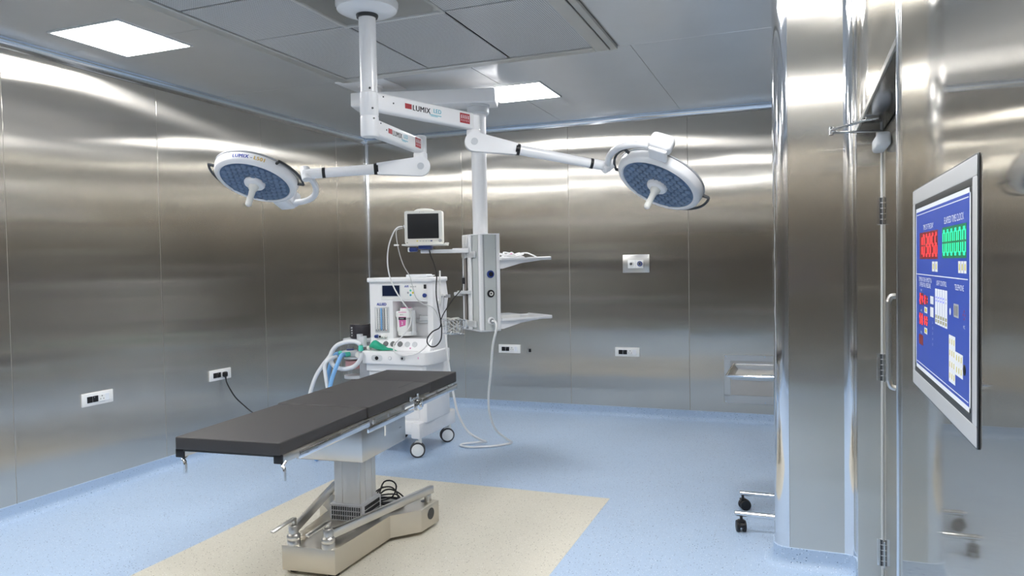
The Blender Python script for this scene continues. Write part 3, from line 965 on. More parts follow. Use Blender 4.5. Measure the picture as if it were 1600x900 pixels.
# equipment rail on the left face
mb = MB(); mb.box((-HX - 0.020, 0.070, (1.13 + 1.64) / 2), (0.014, 0.030, 0.51), 0.002)
obj('equipment_rail', mb, pbr('dull_rail_steel', (0.30, 0.27, 0.25), 0.45, 0.6), con)
mb = MB(); mb.box((-HX - 0.006, 0.115, (CZ0 + CZ1) / 2), (0.016, 0.050, CZ1 - CZ0 - 0.012), 0.004); mb.box((-HX - 0.006, 0.010, (CZ0 + CZ1) / 2), (0.016, 0.060, CZ1 - CZ0 - 0.012), 0.004)
obj('rail_channel', mb, M_WHITE, con)
mb = MB()
for z in (1.655, 1.10):
    mb.box((-HX - 0.010, 0.0, z), (0.022, 0.20, 0.050), 0.006)
    mb.cyl((-HX - 0.010, 0.075, z), (-HX - 0.034, 0.075, z), 0.034, n=24)
mb.box((-HX - 0.012, 0.055, 1.76), (0.026, 0.085, 0.10), 0.008)
mb.cyl((-HX - 0.010, 0.055, 1.722), (-HX - 0.040, 0.055, 1.722), 0.022, n=20)
obj('rail_bracket', mb, M_ALU, con)
mb = MB(); mb.box((-HX - 0.036, 0.060, 1.352), (0.045, 0.190, 0.024), 0.004); mb.box((-HX - 0.045, 0.15, 1.336), (0.055, 0.090, 0.030), 0.006)
obj('rail_clamp', mb, M_LGREY, con)
# shelves on the far right face
for z, nm in ((1.610, 'upper_shelf'), (1.128, 'lower_shelf')):
    x0, x1 = HX - 0.004, HX + 0.455
    mb = MB()
    mb.box(((x0 + x1) / 2, 0, z), (x1 - x0, 0.40, 0.012), 0.004)
    mb.box((x1 - 0.006, 0, z + 0.010), (0.012, 0.40, 0.024), 0.004)
    for sy in (-1, 1):
        mb.box(((x0 + x1) / 2, sy * 0.196, z + 0.005), (x1 - x0, 0.008, 0.020), 0.002)
    sh = obj(nm, mb, M_WHITE, con)
    for sy in (-1, 1):
        mb = MB()
        mb.prism([(x0 - 0.02, z - 0.072), (x0 + 0.03, z - 0.072), (x0 + 0.20, z - 0.030), (x1 - 0.06, z - 0.006), (x1 - 0.06, z), (x0 - 0.02, z)], -0.006, 0.006,
                 M=Matrix.Translation((0, sy * 0.150, 0)) @ Matrix(((1, 0, 0, 0), (0, 0, -1, 0), (0, 1, 0, 0), (0, 0, 0, 1))))
        obj('shelf_bracket', mb, M_WHITE, con)
# monitor arm and tray (fixed to the rail)
MONC = Vector((1.815, -2.020, 0))
mN = Vector((0.30, -0.954, 0))                  # the monitor looks this way
mR = Vector((0.954, 0.30, 0))
a0 = WM[con.name] @ Vector((-HX - 0.02, 0.0, 1.685))
a1 = Vector((MONC.x - 0.04, MONC.y + 0.02, 1.690))
mb = MB()
dd = (a1 - a0); Lr = dd.length; dd.normalize()
Mb = frame(a0, dd, dd.cross(Vector((0, 0, 1))), (0, 0, 1))
mb.box((Lr / 2, 0, 0.0), (Lr, 0.050, 0.030), 0.006, M=Mb)
mb.box((0.06, 0, 0.004), (0.14, 0.056, 0.038), 0.006, M=Mb)
ma = obj('monitor_arm', mb, M_WHITE, pd, world=True)
TRZ = 1.742
MT = frame((MONC.x + 0.01, MONC.y, TRZ), mR, -mN, (0, 0, 1))
mb = MB(); mb.box((0, 0, -0.02), (0.10, 0.12, 0.028), 0.004, M=MT); mb.box((-0.10, -0.03, -0.037), (0.075, 0.07, 0.036), 0.010, M=MT)
obj('tilt_head', mb, M_BLUE_PLASTIC, ma, world=True)
mb = MB(); mb.box((-0.128, -0.03, -0.037), (0.016, 0.072, 0.038), 0.006, M=MT)
obj('clamp_band', mb, M_WHITE, ma, world=True)
mb = MB(); mb.box((0, 0, 0.0), (0.345, 0.24, 0.012), 0.004, M=MT); mb.box((0.180, -0.03, 0.010), (0.030, 0.05, 0.012), 0.004, M=MT)
obj('monitor_tray', mb, M_WHITE_WARM, pd, world=True)

# ---- patient monitor standing on that tray
MMt = frame((MONC.x, MONC.y, TRZ + 0.0062), mR, -mN, (0, 0, 1))
pm = thing('patient_monitor', 'cream patient monitor with a dark blank screen on the pendant arm', 'monitor', M=MMt)
mb = MB(); mb.prism(rrect(0.308, 0.268, 0.016, cx=0, cy=0.136), -0.036, 0.050, M=Matrix(((1, 0, 0, 0), (0, 0, 1, 0), (0, 1, 0, 0), (0, 0, 0, 1))) )
body = obj('casing', mb, M_WHITE_WARM, pm)
mb = MB()
mb.box((0, 0.09, 0.13), (0.24, 0.10, 0.20), 0.02, seg=3)
obj('rear_housing', mb, M_WHITE_WARM, pm)
mb = MB(); mb.tube([(-0.080, 0.02, 0.262), (-0.060, 0.018, 0.275), (0.0, 0.016, 0.281), (0.060, 0.018, 0.275), (0.080, 0.02, 0.262)], 0.012, n=10, sub=3)
obj('carry_handle', mb, M_WHITE_WARM, pm)
Fm = frame((0, -0.0365, 0), (1, 0, 0), (0, 0, 1), (0, -1, 0))
mb = MB()
mb.prism(rrect(0.256, 0.202, 0.004, cx=-0.002, cy=0.1465), -0.002, 0.0012)
obj('screen', mb, M_SCREEN, pm, M=Fm)
def pbtn(x, y, w, h, m_, nm='button'):
    mb = MB(); mb.box((x, y, 0.0008), (w, h, 0.004), 0.0012, seg=1)
    obj(nm, mb, m_, pm, M=Fm)
pbtn(-0.052, 0.026, 0.012, 0.008, M_YELLOW)
for i in range(4): pbtn(-0.026 + i * 0.0235, 0.026, 0.014, 0.008, M_CABLE_GREY if i < 3 else M_LGREY)
pbtn(0.064, 0.026, 0.016, 0.009, M_BLUE_PLASTIC)
pbtn(-0.134, 0.013, 0.010, 0.005, M_DARK_METAL, 'indicator')
mb = MB(); mb.lathe([(0.0, 0.012), (0.011, 0.012), (0.0135, 0.008), (0.0135, -0.001), (0, -0.001)], n=20)
obj('dial', mb, M_GREY_PLASTIC, pm, M=Fm @ Matrix.Translation((0.136, 0.026, 0)))
mb = MB(); mb.add([(-0.032, 0.262, 0.0012), (-0.026, 0.262, 0.0012), (-0.029, 0.256, 0.0012)], [(0, 2, 1)]); 
obj('logo', mb, M_INK_DARK, pm, M=Fm)
text('VI MED', 0.009, Fm @ Matrix.Translation((-0.004, 0.259, 0.0012)), M_CABLE_GREY, pm)
mb = MB(); mb.cyl((-0.150, 0.01, 0.155), (-0.172, 0.004, 0.152), 0.008, n=12); mb.cyl((-0.150, 0.01, 0.143), (-0.168, 0.004, 0.140), 0.007, n=12)
obj('lead_plug', mb, M_LGREY, pm)

# ---- things on the shelves
Wc = WM[con.name]
def cw(x, y, z): return Wc @ Vector((x, y, z))
random.seed(3)
pts = []
for k in range(46):
    t = k / 45
    a = t * 2 * PI * 4.5
    pts.append(cw(HX + 0.165 + 0.085 * math.cos(a) + 0.03 * math.sin(2.3 * a), -0.05 + 0.060 * math.sin(a), 1.610 + 0.0135 + 0.050 * (0.5 + 0.5 * math.sin(1.7 * a)) * (0.4 + 0.6 * t)))
pts += [cw(HX + 0.27, -0.07, 1.665), cw(HX + 0.33, -0.09, 1.650), cw(HX + 0.37, -0.10, 1.629)]
mb = MB(); mb.tube(pts, 0.0062, n=7, sub=3)
lead = tag(obj('lead_bundle', mb, M_CABLE_WHITE), 'loose bundle of white leads lying on the upper pendant shelf', 'cable')
mb = MB(); mb.box(cw(HX + 0.15, -0.06, 1.660), (0.030, 0.02, 0.012), 0.004)
obj('lead_connector', mb, M_PINK, lead, label='small pinkish connector')
t = thing('white_carton', 'flat white carton lying on the lower pendant shelf', 'box', M=Wc @ Matrix.Translation((HX + 0.105, -0.02, 1.1345)))
mb = MB(); mb.box((0, 0, 0.016), (0.19, 0.20, 0.030), 0.003)
obj('carton', mb, M_WHITE_PLASTIC, t)
mb = MB(); mb.box((0, 0, 0.0315), (0.188, 0.198, 0.002), 0.001, seg=1)
obj('lid_flap', mb, M_INK_WHITE, t)

# ---- wire basket of tubing hanging from the lower rail bracket
bc = cw(-HX - 0.145, 0.04, 0)
MBk = Matrix.Translation((bc.x, bc.y, 1.02)) @ Matrix.Rotation(TH, 4, 'Z')
wbk = thing('wire_basket', 'small chrome wire basket hanging at the left of the pendant console', 'basket', M=MBk)
mb = MB()
def ring(w, d, z, r):
    mb.tube([(p[0], p[1], z) for p in rrect(w, d, 0.02, n=3)], r, n=6, closed=True)
ring(0.16, 0.20, 0.115, 0.0030); ring(0.150, 0.19, 0.06, 0.0018); ring(0.135, 0.17, 0.004, 0.0022)
obj('basket_rim', mb, M_CHROME, wbk)
for k in range(22):
    a = 2 * PI * k / 22
    c_, s_ = math.cos(a), math.sin(a)
    q = max(abs(c_) / 0.078, abs(s_) / 0.098)
    x, y = c_ / q, s_ / q
    mb = MB(); mb.tube([(x, y, 0.115), (x * 0.93, y * 0.94, 0.05), (x * 0.84, y * 0.85, 0.004), (0, y * 0.85, 0.002)], 0.0013, n=5)
    obj('basket_wire', mb, M_CHROME, wbk)
mb = MB(); mb.tube([(0.078, 0.02, 0.115), (0.105, 0.02, 0.100), (0.145, 0.0, 0.080)], 0.004, n=6)
obj('hanger', mb, M_CHROME, wbk)
random.seed(11)
pts = []
for k in range(60):
    a = k / 59 * 2 * PI * 5
    pts.append(MBk @ Vector((0.045 * math.cos(a) + 0.010 * math.sin(2.7 * a), 0.062 * math.sin(a) + 0.012 * math.cos(3.1 * a), 0.018 + 0.11 * (0.5 + 0.5 * math.sin(0.73 * a)))))
mb = MB(); mb.tube(pts, 0.0042, n=6, sub=2)
tag(obj('clear_tubing', mb, M_TUBING), 'tangle of clear tubing stuffed in the chrome wire basket', 'tubing')
# ================================================================== OPERATING TABLE
T_TH = math.radians(4.8)
OT = thing('operating_table', 'stainless operating table with black padded top on the cream floor patch', 'operating table', (2.32927, -4.31155, 0.0), T_TH)
# ---- floor base: narrow beam that flares at the far end
outline = [(-0.153, 0.0), (0.153, 0.0), (0.197, 0.536), (0.335, 0.665), (0.362, 0.865), (-0.362, 0.865), (-0.335, 0.665), (-0.197, 0.536)]
def bevel_prism(poly, z0, z1, b):
    bm = bmesh.new()
    lo = [bm.verts.new((x, y, z0)) for x, y in poly]
    hi = [bm.verts.new((x, y, z1)) for x, y in poly]
    n = len(poly)
    bm.faces.new(list(reversed(lo))); bm.faces.new(hi)
    for k in range(n): bm.faces.new((lo[k], lo[(k + 1) % n], hi[(k + 1) % n], hi[k]))
    bmesh.ops.bevel(bm, geom=list(bm.edges), offset=b, segments=2, profile=0.5, affect='EDGES')
    bm.verts.index_update()
    mb = MB(); mb.add([v.co.copy() for v in bm.verts], [[v.index for v in f.verts] for f in bm.faces])
    bm.free()
    return mb
base = obj('base', bevel_prism(outline, 0.022, 0.150, 0.003), M_TABLE_STEEL, OT, sharp=30)
for x, y in ((-0.11, 0.06), (0.11, 0.06), (-0.29, 0.79), (0.29, 0.79)):
    mb = MB(); mb.cyl((x, y, 0.0), (x, y, 0.026), 0.030, n=20)
    obj('foot', mb, M_BLACK_RUBBER, OT)
for s in (-1, 1):
    q = 1 if s > 0 else -1
    mb = MB(); d = Vector((s * 0.99, -0.135, 0)).normalized()
    c = Vector((s * 0.3495, 0.770, 0.098))
    mb.cyl(c - d * 0.004, c + d * 0.0025, 0.034, n=24)
    obj('axle_hole', mb, M_DARK_METAL, base)
    mb = MB(); mb.cyl((s * 0.285, 0.825, 0.149), (s * 0.285, 0.825, 0.1512), 0.022, n=20)
    obj('bolt_recess', mb, M_DARK_METAL, base)
# ---- brake bars, posts, levers
for s in (-1, 1):
    p0 = Vector((s * 0.112, 0.045, 0.216)); p1 = Vector((s * 0.320, 0.865, 0.216))
    d = (p1 - p0); L = d.length; d.normalize()
    mb = MB(); mb.box((L / 2, 0, 0), (L, 0.026, 0.046), 0.003, M=frame(p0, d, Vector((0, 0, 1)).cross(d), (0, 0, 1)))
    bar_ = obj('brake_bar', mb, M_STEEL_SATIN, OT)
    mb = MB(); mb.box((s * 0.308, 0.825, 0.172), (0.030, 0.040, 0.048), 0.003)
    obj('bar_block', mb, M_STEEL_SATIN, bar_)
    mb = MB(); mb.lathe([(0.0, 0.148), (0.034, 0.148), (0.034, 0.172), (0.032, 0.176), (0.034, 0.180), (0.034, 0.196), (0.029, 0.204), (0.025, 0.207), (0.025, 0.244), (0.022, 0.249), (0.0, 0.249)], c=(s * 0.100, 0.030, 0), n=28)
    post = obj('brake_post', mb, M_STEEL_SATIN, OT)
    mb = MB(); mb.box((s * 0.100, 0.034, 0.266), (0.020, 0.024, 0.036), 0.003)
    lp0 = Vector((s * 0.100, 0.034, 0.279)); lp1 = Vector((s * 0.100 - 0.040, -0.085, 0.252))
    d = lp1 - lp0; L = d.length; d.normalize()
    sd = Vector((0, 0, 1)).cross(d).normalized()
    mb.box((L / 2, 0, 0), (L + 0.02, 0.030, 0.011), 0.004, M=frame(lp0, d, sd, d.cross(sd)))
    mb.box((L + 0.002, 0, -0.002), (0.016, 0.029, 0.012), 0.004, M=frame(lp0, d, sd, d.cross(sd)))
    obj('brake_lever', mb, M_STEEL_SATIN, post)
# ---- lifting column
mb = MB(); mb.box((0, 0.505, 0.35), (0.164, 0.190, 0.40), 0.006)
col_ = obj('column', mb, M_ALU, OT)
mb = MB()
mb.box((-0.030, 0.4098, 0.39), (0.0025, 0.003, 0.31)); mb.box((0.0828, 0.468, 0.39), (0.003, 0.0025, 0.31)); mb.box((0.078, 0.4135, 0.39), (0.007, 0.007, 0.31), 0.002)
mb.box((0.0828, 0.545, 0.39), (0.003, 0.0025, 0.31))
obj('column_seam', mb, M_STEEL_SATIN, col_)
mb = MB()
mb.box((0, 0.505, 0.1985), (0.204, 0.230, 0.097), 0.005)
skirt = obj('column_skirt', mb, M_GREY_PLASTIC, OT, label='grey ribbed skirt around the column foot')
mb = MB()
for r in range(3):
    z = 0.170 + r * 0.027
    for k in range(13):
        x = -0.084 + k * 0.014
        mb.box((x, 0.3885, z), (0.006, 0.006, 0.020)); mb.box((x, 0.6215, z), (0.006, 0.006, 0.020))
        y = 0.505 - 0.084 + k * 0.014
        mb.box((0.1035, y, z), (0.006, 0.006, 0.020)); mb.box((-0.1035, y, z), (0.006, 0.006, 0.020))
o = obj('skirt_rib', mb, M_DARK_METAL, skirt); o['kind'] = 'stuff'
for sx in (-1, 1):
    for r in range(3):
        mb = MB(); mb.cyl((sx * 0.094, 0.391, 0.162 + r * 0.036), (sx * 0.094, 0.3875, 0.162 + r * 0.036), 0.004, n=10)
        obj('rivet', mb, M_CHROME, skirt)
# ---- tilt housing under the top
mb = MB(); mb.box((0, 0.495, 0.6345), (0.400, 0.545, 0.197), 0.006)
hs = obj('tilt_housing', mb, M_STEEL_SATIN, OT)
mb = MB(); mb.box((0, 0.495, 0.538), (0.398, 0.543, 0.004), 0.001, seg=1)
obj('housing_floor', mb, M_GREY_PLASTIC, hs)
mb = MB(); mb.box((0.2045, 0.735, 0.655), (0.010, 0.050, 0.014), 0.003)
mb.box((0.2055, 0.312, 0.690), (0.008, 0.020, 0.055), 0.002)
text('Simax', 0.014, frame((0.2012, 0.69, 0.625), (0, 1, 0), (0, 0, 1), (1, 0, 0)), M_INK_DARK, hs)
# ---- top frame
mb = MB()
mb.box((0, 0.43, 0.7830), (0.510, 2.05, 0.008), 0.002)
top = obj('top_plate', mb, M_DARK_METAL, OT)
for s in (-1, 1):
    mb = MB(); mb.box((s * 0.247, -0.226, 0.770), (0.040, 0.720, 0.036), 0.003)
    sb = obj('side_beam', mb, M_STEEL_SATIN, OT)
    mb = MB(); mb.box((s * 0.247, -0.590, 0.770), (0.042, 0.012, 0.038), 0.003)
    obj('end_cap', mb, M_BLACK, sb)
    mb = MB(); mb.box((s * 0.247, 0.47, 0.768), (0.034, 0.640, 0.030), 0.003)
    obj('side_beam', mb, M_STEEL_SATIN, OT)
    mb = MB(); mb.box((s * 0.245, 1.10, 0.772), (0.030, 0.60, 0.024), 0.003)
    obj('side_beam', mb, M_STEEL_SATIN, OT)
    for (y0, y1, z, zh) in ((-0.495, 0.143, 0.767, 0.033), (0.126, 0.690, 0.736, 0.033), (0.800, 1.405, 0.752, 0.036)):
        mb = MB(); mb.box((s * 0.287, (y0 + y1) / 2, z), (0.010, y1 - y0, zh), 0.003)
        rl = obj('accessory_rail', mb, M_CHROME, OT)
        for yy in (y0 + 0.10, (y0 + y1) / 2, y1 - 0.10):
            mb = MB(); mb.cyl((s * 0.262, yy, z), (s * 0.284, yy, z), 0.008, n=12)
            mb.box((s * 0.270, yy, 0.760), (0.012, 0.022, 0.024), 0.002)
            obj('rail_spacer', mb, M_STEEL_SATIN, rl)
    # rail clamp
    mb = MB(); mb.box((s * 0.297, 0.740, 0.752), (0.034, 0.052, 0.060), 0.005)
    mb.box((s * 0.285, 0.705, 0.795), (0.010, 0.110, 0.016), 0.003)
    mb.cyl((s * 0.285, 0.655, 0.785), (s * 0.285, 0.655, 0.812), 0.008, n=14)
    mb.cyl((s * 0.285, 0.755, 0.780), (s * 0.285, 0.755, 0.816), 0.009, n=14)
    mb.cyl((s * 0.312, 0.740, 0.752), (s * 0.325, 0.740, 0.752), 0.014, n=16)
    obj('rail_clamp', mb, M_CHROME, OT)
    # hanging lock lever at the foot end
    x = 0.262 * s if s > 0 else -0.235
    mb = MB(); mb.cyl((x, -0.565, 0.755), (x, -0.590, 0.742), 0.008, n=12)
    mb.tube([(x, -0.590, 0.744), (x + 0.010, -0.592, 0.735), (x + 0.012, -0.590, 0.720), (x + 0.012, -0.590, 0.682)], 0.0078, n=10, flat=1.25)
    obj('lock_lever', mb, M_CHROME, OT)
mb = MB(); mb.box((0.282, 0.330, 0.688), (0.004, 0.016, 0.056), 0.0015)
mb.cyl((0.282, 0.330, 0.712), (0.282, 0.330, 0.722), 0.003, n=8)
obj('locking_tab', mb, M_WHITE_WARM, OT)
# ---- padding
def pad(name, x, y0, y1, z0, z1, bev=0.007):
    bm = bmesh.new()
    nx, ny = 6, max(4, int((y1 - y0) / 0.09))
    bmesh.ops.create_cube(bm, size=1.0)
    for v in bm.verts: v.co = Vector((v.co.x * 2 * x, (y0 + y1) / 2 + v.co.y * (y1 - y0), (z0 + z1) / 2 + v.co.z * (z1 - z0)))
    bmesh.ops.bevel(bm, geom=list(bm.edges), offset=bev, segments=3, profile=0.6, affect='EDGES')
    bm.verts.index_update()
    mb = MB(); mb.add([v.co.copy() for v in bm.verts], [[v.index for v in f.verts] for f in bm.faces])
    bm.free()
    return obj(name, mb, M_PAD, OT, sharp=50)
pad('leg_pad', 0.263, -0.602, 0.168, 0.7875, 0.843)
sp = pad('seat_pad', 0.272, 0.1715, 0.992, 0.7875, 0.8462)
pad('head_pad', 0.262, 0.997, 1.468, 0.772, 0.843)
def groove(pts):
    mb = MB()
    for a, b in zip(pts[:-1], pts[1:]):
        a, b = Vector(a), Vector(b); d = b - a; L = d.length; d.normalize()
        mb.box((L / 2, 0, 0), (L, 0.0035, 0.0012), M=frame(a, d, Vector((0, 0, 1)).cross(d), (0, 0, 1)))
    obj('pad_seam', mb, M_BLACK, sp)
groove([(-0.275, 0.545, 0.8464), (-0.150, 0.548, 0.8464)])
groove([(0.165, 0.760, 0.8464), (0.165, 0.975, 0.8464), (0.275, 0.975, 0.8464)])
MT_ = WM[OT.name]
# ---- coil of black cable lying on the base behind the column
pts = []
for k in range(70):
    a = k / 69 * 2 * PI * 5.3 + 2.2
    rx, ry = 0.085 + 0.020 * math.sin(1.31 * a), 0.070 + 0.022 * math.cos(0.77 * a)
    pts.append(MT_ @ Vector((0.085 + rx * math.cos(a), 0.735 + ry * math.sin(a), 0.158 + 0.020 * (0.5 + 0.5 * math.sin(0.61 * a)) + 0.055 * max(0, math.sin(a * 0.5 + 0.6)) ** 6)))
pts += [MT_ @ Vector(p) for p in ((0.13, 0.70, 0.20), (0.155, 0.715, 0.262), (0.125, 0.72, 0.292), (0.075, 0.715, 0.285), (0.055, 0.70, 0.23), (0.06, 0.66, 0.17))]
mb = MB(); mb.tube(pts, 0.0048, n=7, sub=3)
tag(obj('power_cable', mb, M_BLACK_RUBBER), 'black power cable coiled on the table base behind the column', 'cable')
# ================================================================== ANAESTHESIA MACHINE
AM = thing('anaesthesia_machine', 'white anaesthesia machine on casters between operating table and back corner', 'medical machine', (1.52, -1.82, 0))
def am(name, mb, mat, parent=None, **k): return obj(name, mb, mat, parent or AM, world=True, **k)
def rb(x0, x1, y0, y1, z0, z1, bev=0.008, seg=2, mb=None):
    mb = mb or MB()
    return mb.box(((x0 + x1) / 2, (y0 + y1) / 2, (z0 + z1) / 2), (x1 - x0, y1 - y0, z1 - z0), bev, seg=seg)
# base frame with forward feet, casters
mb = rb(1.235, 1.775, -2.05, -1.46, 0.175, 0.285, 0.012)
mb = rb(1.700, 1.785, -2.115, -1.44, 0.160, 0.290, 0.014, mb=mb)
mb = rb(1.225, 1.310, -2.115, -1.44, 0.160, 0.290, 0.014, mb=mb)
am('base_frame', mb, M_WHITE)
def caster(x, y, rot, r=0.063, w=0.048, wm=M_WHITE_PLASTIC, parent=None, top=0.165, fork=M_WHITE_PLASTIC):
    R_ = Matrix.Translation((x, y, 0)) @ Matrix.Rotation(rot, 4, 'Z')
    mb = MB()
    mb.cyl((0.02, 0, top - 0.035), (0.02, 0, top), 0.016, n=14, M=R_)
    mb.box((0.010, 0, top - 0.040), (0.052, w * 0.62, 0.026), 0.008, M=R_)
    mb.prism([(-0.045 * r / 0.063, r * 0.9), (0.03, r * 0.95), (0.035, top - 0.03), (-0.01, top - 0.03), (-0.045 * r / 0.063, r * 1.55)], -w * 0.26, w * 0.26, M=R_ @ Matrix(((1, 0, 0, 0), (0, 0, -1, 0), (0, 1, 0, 0), (0, 0, 0, 1))))
    c = obj('caster', mb, fork, parent, world=True)
    for s in (-1, 1):
        yc = s * w * 0.34
        mb = MB(); mb.lathe([(r * 0.80, -w * 0.17), (r * 0.97, -w * 0.17), (r, -w * 0.11), (r, w * 0.11), (r * 0.97, w * 0.17), (r * 0.80, w * 0.17)], c=(0, 0, 0), axis=(0, 1, 0), n=32, close=True)
        obj('tyre', mb, M_BLACK_RUBBER if wm is not M_BLACK else M_BLACK, c, world=True, M=None) if False else None
        t_ = MB(); t_.v = [R_ @ (v + Vector((0, yc, r))) for v in mb.v]; t_.f, t_.mi = mb.f, mb.mi
        obj('tyre', t_, M_TYRE if wm is not M_BLACK else M_BLACK_RUBBER, c, world=True)
        mb = MB(); mb.lathe([(0, -w * 0.12), (r * 0.82, -w * 0.12), (r * 0.82, w * 0.16), (r * 0.76, w * 0.19), (0, w * 0.20)] if s > 0 else [(0, -w * 0.20), (r * 0.76, -w * 0.19), (r * 0.82, -w * 0.16), (r * 0.82, w * 0.12), (0, w * 0.12)], axis=(0, 1, 0), n=32)
        t_ = MB(); t_.v = [R_ @ (v + Vector((0, yc, r))) for v in mb.v]; t_.f, t_.mi = mb.f, mb.mi
        obj('wheel_cover', t_, wm, c, world=True)
    return c
caster(1.735, -2.065, math.radians(28), parent=AM)
caster(1.730, -1.510, math.radians(38), parent=AM)
caster(1.270, -2.065, math.radians(20), parent=AM)
caster(1.270, -1.510, math.radians(-15), parent=AM)
# lower cabinet
mb = rb(1.262, 1.812, -2.030, -1.600, 0.280, 0.775, 0.014)
cab = am('lower_cabinet', mb, M_WHITE)
for z0, z1 in ((0.305, 0.445), (0.455, 0.610), (0.620, 0.690)):
    am('drawer', rb(1.285, 1.740, -2.040, -2.02, z0, z1, 0.006), M_WHITE)
mb = rb(1.30, 1.725, -2.046, -2.036, 0.505, 0.53, 0.004)
am('drawer_pull', mb, M_LGREY, cab)
# worktop with a rounded near right corner
poly = [(1.245, -2.100), (1.800, -2.100), (1.835, -2.090), (1.862, -2.062), (1.874, -2.020), (1.876, -1.715), (1.245, -1.715)]
mb = bevel_prism(poly, 0.762, 0.870, 0.010)
wt = am('worktop', mb, M_WHITE, sharp=30)
mb = MB(); mb.prism([(1.262, -2.06), (1.79, -2.06), (1.815, -2.035), (1.815, -1.72), (1.262, -1.72)], 0.700, 0.764)
am('worktop_apron', mb, M_WHITE, wt)
FW = lambda x, z, y=-2.1: frame((x, y, z), (1, 0, 0), (0, 0, 1), (0, -1, 0))
def disc(name, x, z, y, r, h, mat, parent, n=20, bev=0.002):
    mb = MB(); mb.lathe([(0, -0.002), (r, -0.002), (r, h - bev), (r - bev, h), (0, h)], n=n)
    o = MB(); F = FW(x, z, y); o.v = [F @ v for v in mb.v]; o.f, o.mi = mb.f, mb.mi
    return am(name, o, mat, parent)
mb = MB(); mb.prism(rrect(0.104, 0.050, 0.0245, n=8), -0.002, 0.003, M=FW(1.390, 0.813))
ov = am('switch_surround', mb, M_LGREY, wt)
disc('flush_button', 1.390, 0.813, -2.103, 0.016, 0.006, M_BLACK, wt)
disc('round_socket', 1.515, 0.815, -2.1, 0.016, 0.005, M_LGREY, wt); disc('socket_face', 1.515, 0.815, -2.105, 0.011, 0.002, M_WHITE, wt)
disc('gas_port', 1.634, 0.817, -2.1, 0.021, 0.010, M_LGREY, wt); disc('port_core', 1.634, 0.817, -2.110, 0.010, 0.004, M_DARK_METAL, wt)
mb = rb(1.775, 1.780, -2.102, -2.09, 0.815, 0.832, 0.001); am('warning_sticker', mb, M_PINK, wt)
# tower: back, left column, right cheek, top housing, sloping gauge panel
mb = rb(1.247, 1.843, -1.790, -1.705, 0.86, 1.440, 0.006)
am('tower_back', mb, M_WHITE)
mb = MB()
side = [(-1.955, 0.868), (-1.955, 1.442), (-1.705, 1.442), (-1.668, 1.30), (-1.705, 1.20), (-1.705, 0.868)]
SX = Matrix(((0, 0, 1, 0), (1, 0, 0, 0), (0, 1, 0, 0), (0, 0, 0, 1)))
mb.prism(side, 1.797, 1.846, M=SX); am('right_cheek', mb, M_WHITE)
mb = MB(); mb.prism(side[:3] + [(-1.705, 0.868)], 1.245, 1.466, M=SX); lc = am('left_column', mb, M_WHITE)
mb = rb(1.460, 1.800, -1.955, -1.71, 1.278, 1.442, 0.004); th_ = am('display_housing', mb, M_WHITE)
mb = rb(1.234, 1.856, -1.985, -1.690, 1.440, 1.478, 0.010, 3); am('top_slab', mb, M_WHITE)
mb = MB(); mb.prism([(-2.010, 0.868), (-1.958, 0.966), (-1.80, 0.966), (-1.80, 0.868)], 1.252, 1.838, M=SX)
gp = am('gauge_panel', mb, M_WHITE)
mb = MB(); mb.prism([(1.249, -2.01), (1.84, -2.01), (1.84, -1.80), (1.249, -1.80)], 0.866, 0.872)
# flow meter block
YF = -1.957
mb = rb(1.290, 1.430, YF - 0.004, YF + 0.006, 1.012, 1.230, 0.004); fl = am('flowmeter_block', mb, M_LGREY, lc)
mb = rb(1.300, 1.420, YF - 0.0055, YF, 1.028, 1.222, 0.001, 1); am('flowmeter_window', mb, M_CLEAR, lc)
for k, (x, m_) in enumerate(((1.313, M_WHITE_PLASTIC), (1.335, M_WHITE_PLASTIC), (1.359, M_HOSE_BLUE), (1.384, M_GREY_PLASTIC), (1.407, M_WHITE_PLASTIC))):
    mb = MB(); mb.cyl((x, YF - 0.009, 1.032), (x, YF - 0.009, 1.220), 0.0062, n=10)
    am('flow_tube', mb, m_, lc)
    mb = MB()
    for j in range(9): mb.box((x + 0.0085, YF - 0.0058, 1.045 + j * 0.019), (0.005, 0.0008, 0.0018))
    am('tube_scale', mb, M_INK_DARK, lc)
    mb = MB(); mb.lathe([(0, -0.004), (0.004, -0.001), (0.004, 0.004), (0, 0.004)], c=(x, YF - 0.016, 1.034), n=10); am('float', mb, M_RED if k == 4 else M_BLACK, lc)
for x, m_ in ((1.311, M_BLUE_PLASTIC), (1.354, M_BLACK), (1.393, M_WHITE_PLASTIC)):
    mb = MB(); mb.cyl((x, YF, 0.980), (x, YF - 0.030, 0.980), 0.0155, 0.0135, n=18); o = am('flow_knob', mb, M_WHITE_PLASTIC if m_ is M_BLACK else m_, lc)
    mb = MB(); mb.cyl((x, YF - 0.029, 0.980), (x, YF - 0.033, 0.980), 0.0095, n=14); am('knob_cap', mb, m_, lc)
def label(txt, x, z, y, size, mat, parent, **k):
    mb = text_mb(txt, size, **k); o = MB(); F = FW(x, z, y); o.v = [F @ v for v in mb.v]; o.f, o.mi = mb.f, mb.mi
    return am('lettering', o, mat, parent)
label('ALLIED', 1.360, 1.252, YF - 0.001, 0.030, M_INK_BLUE, lc, bold=0.001)
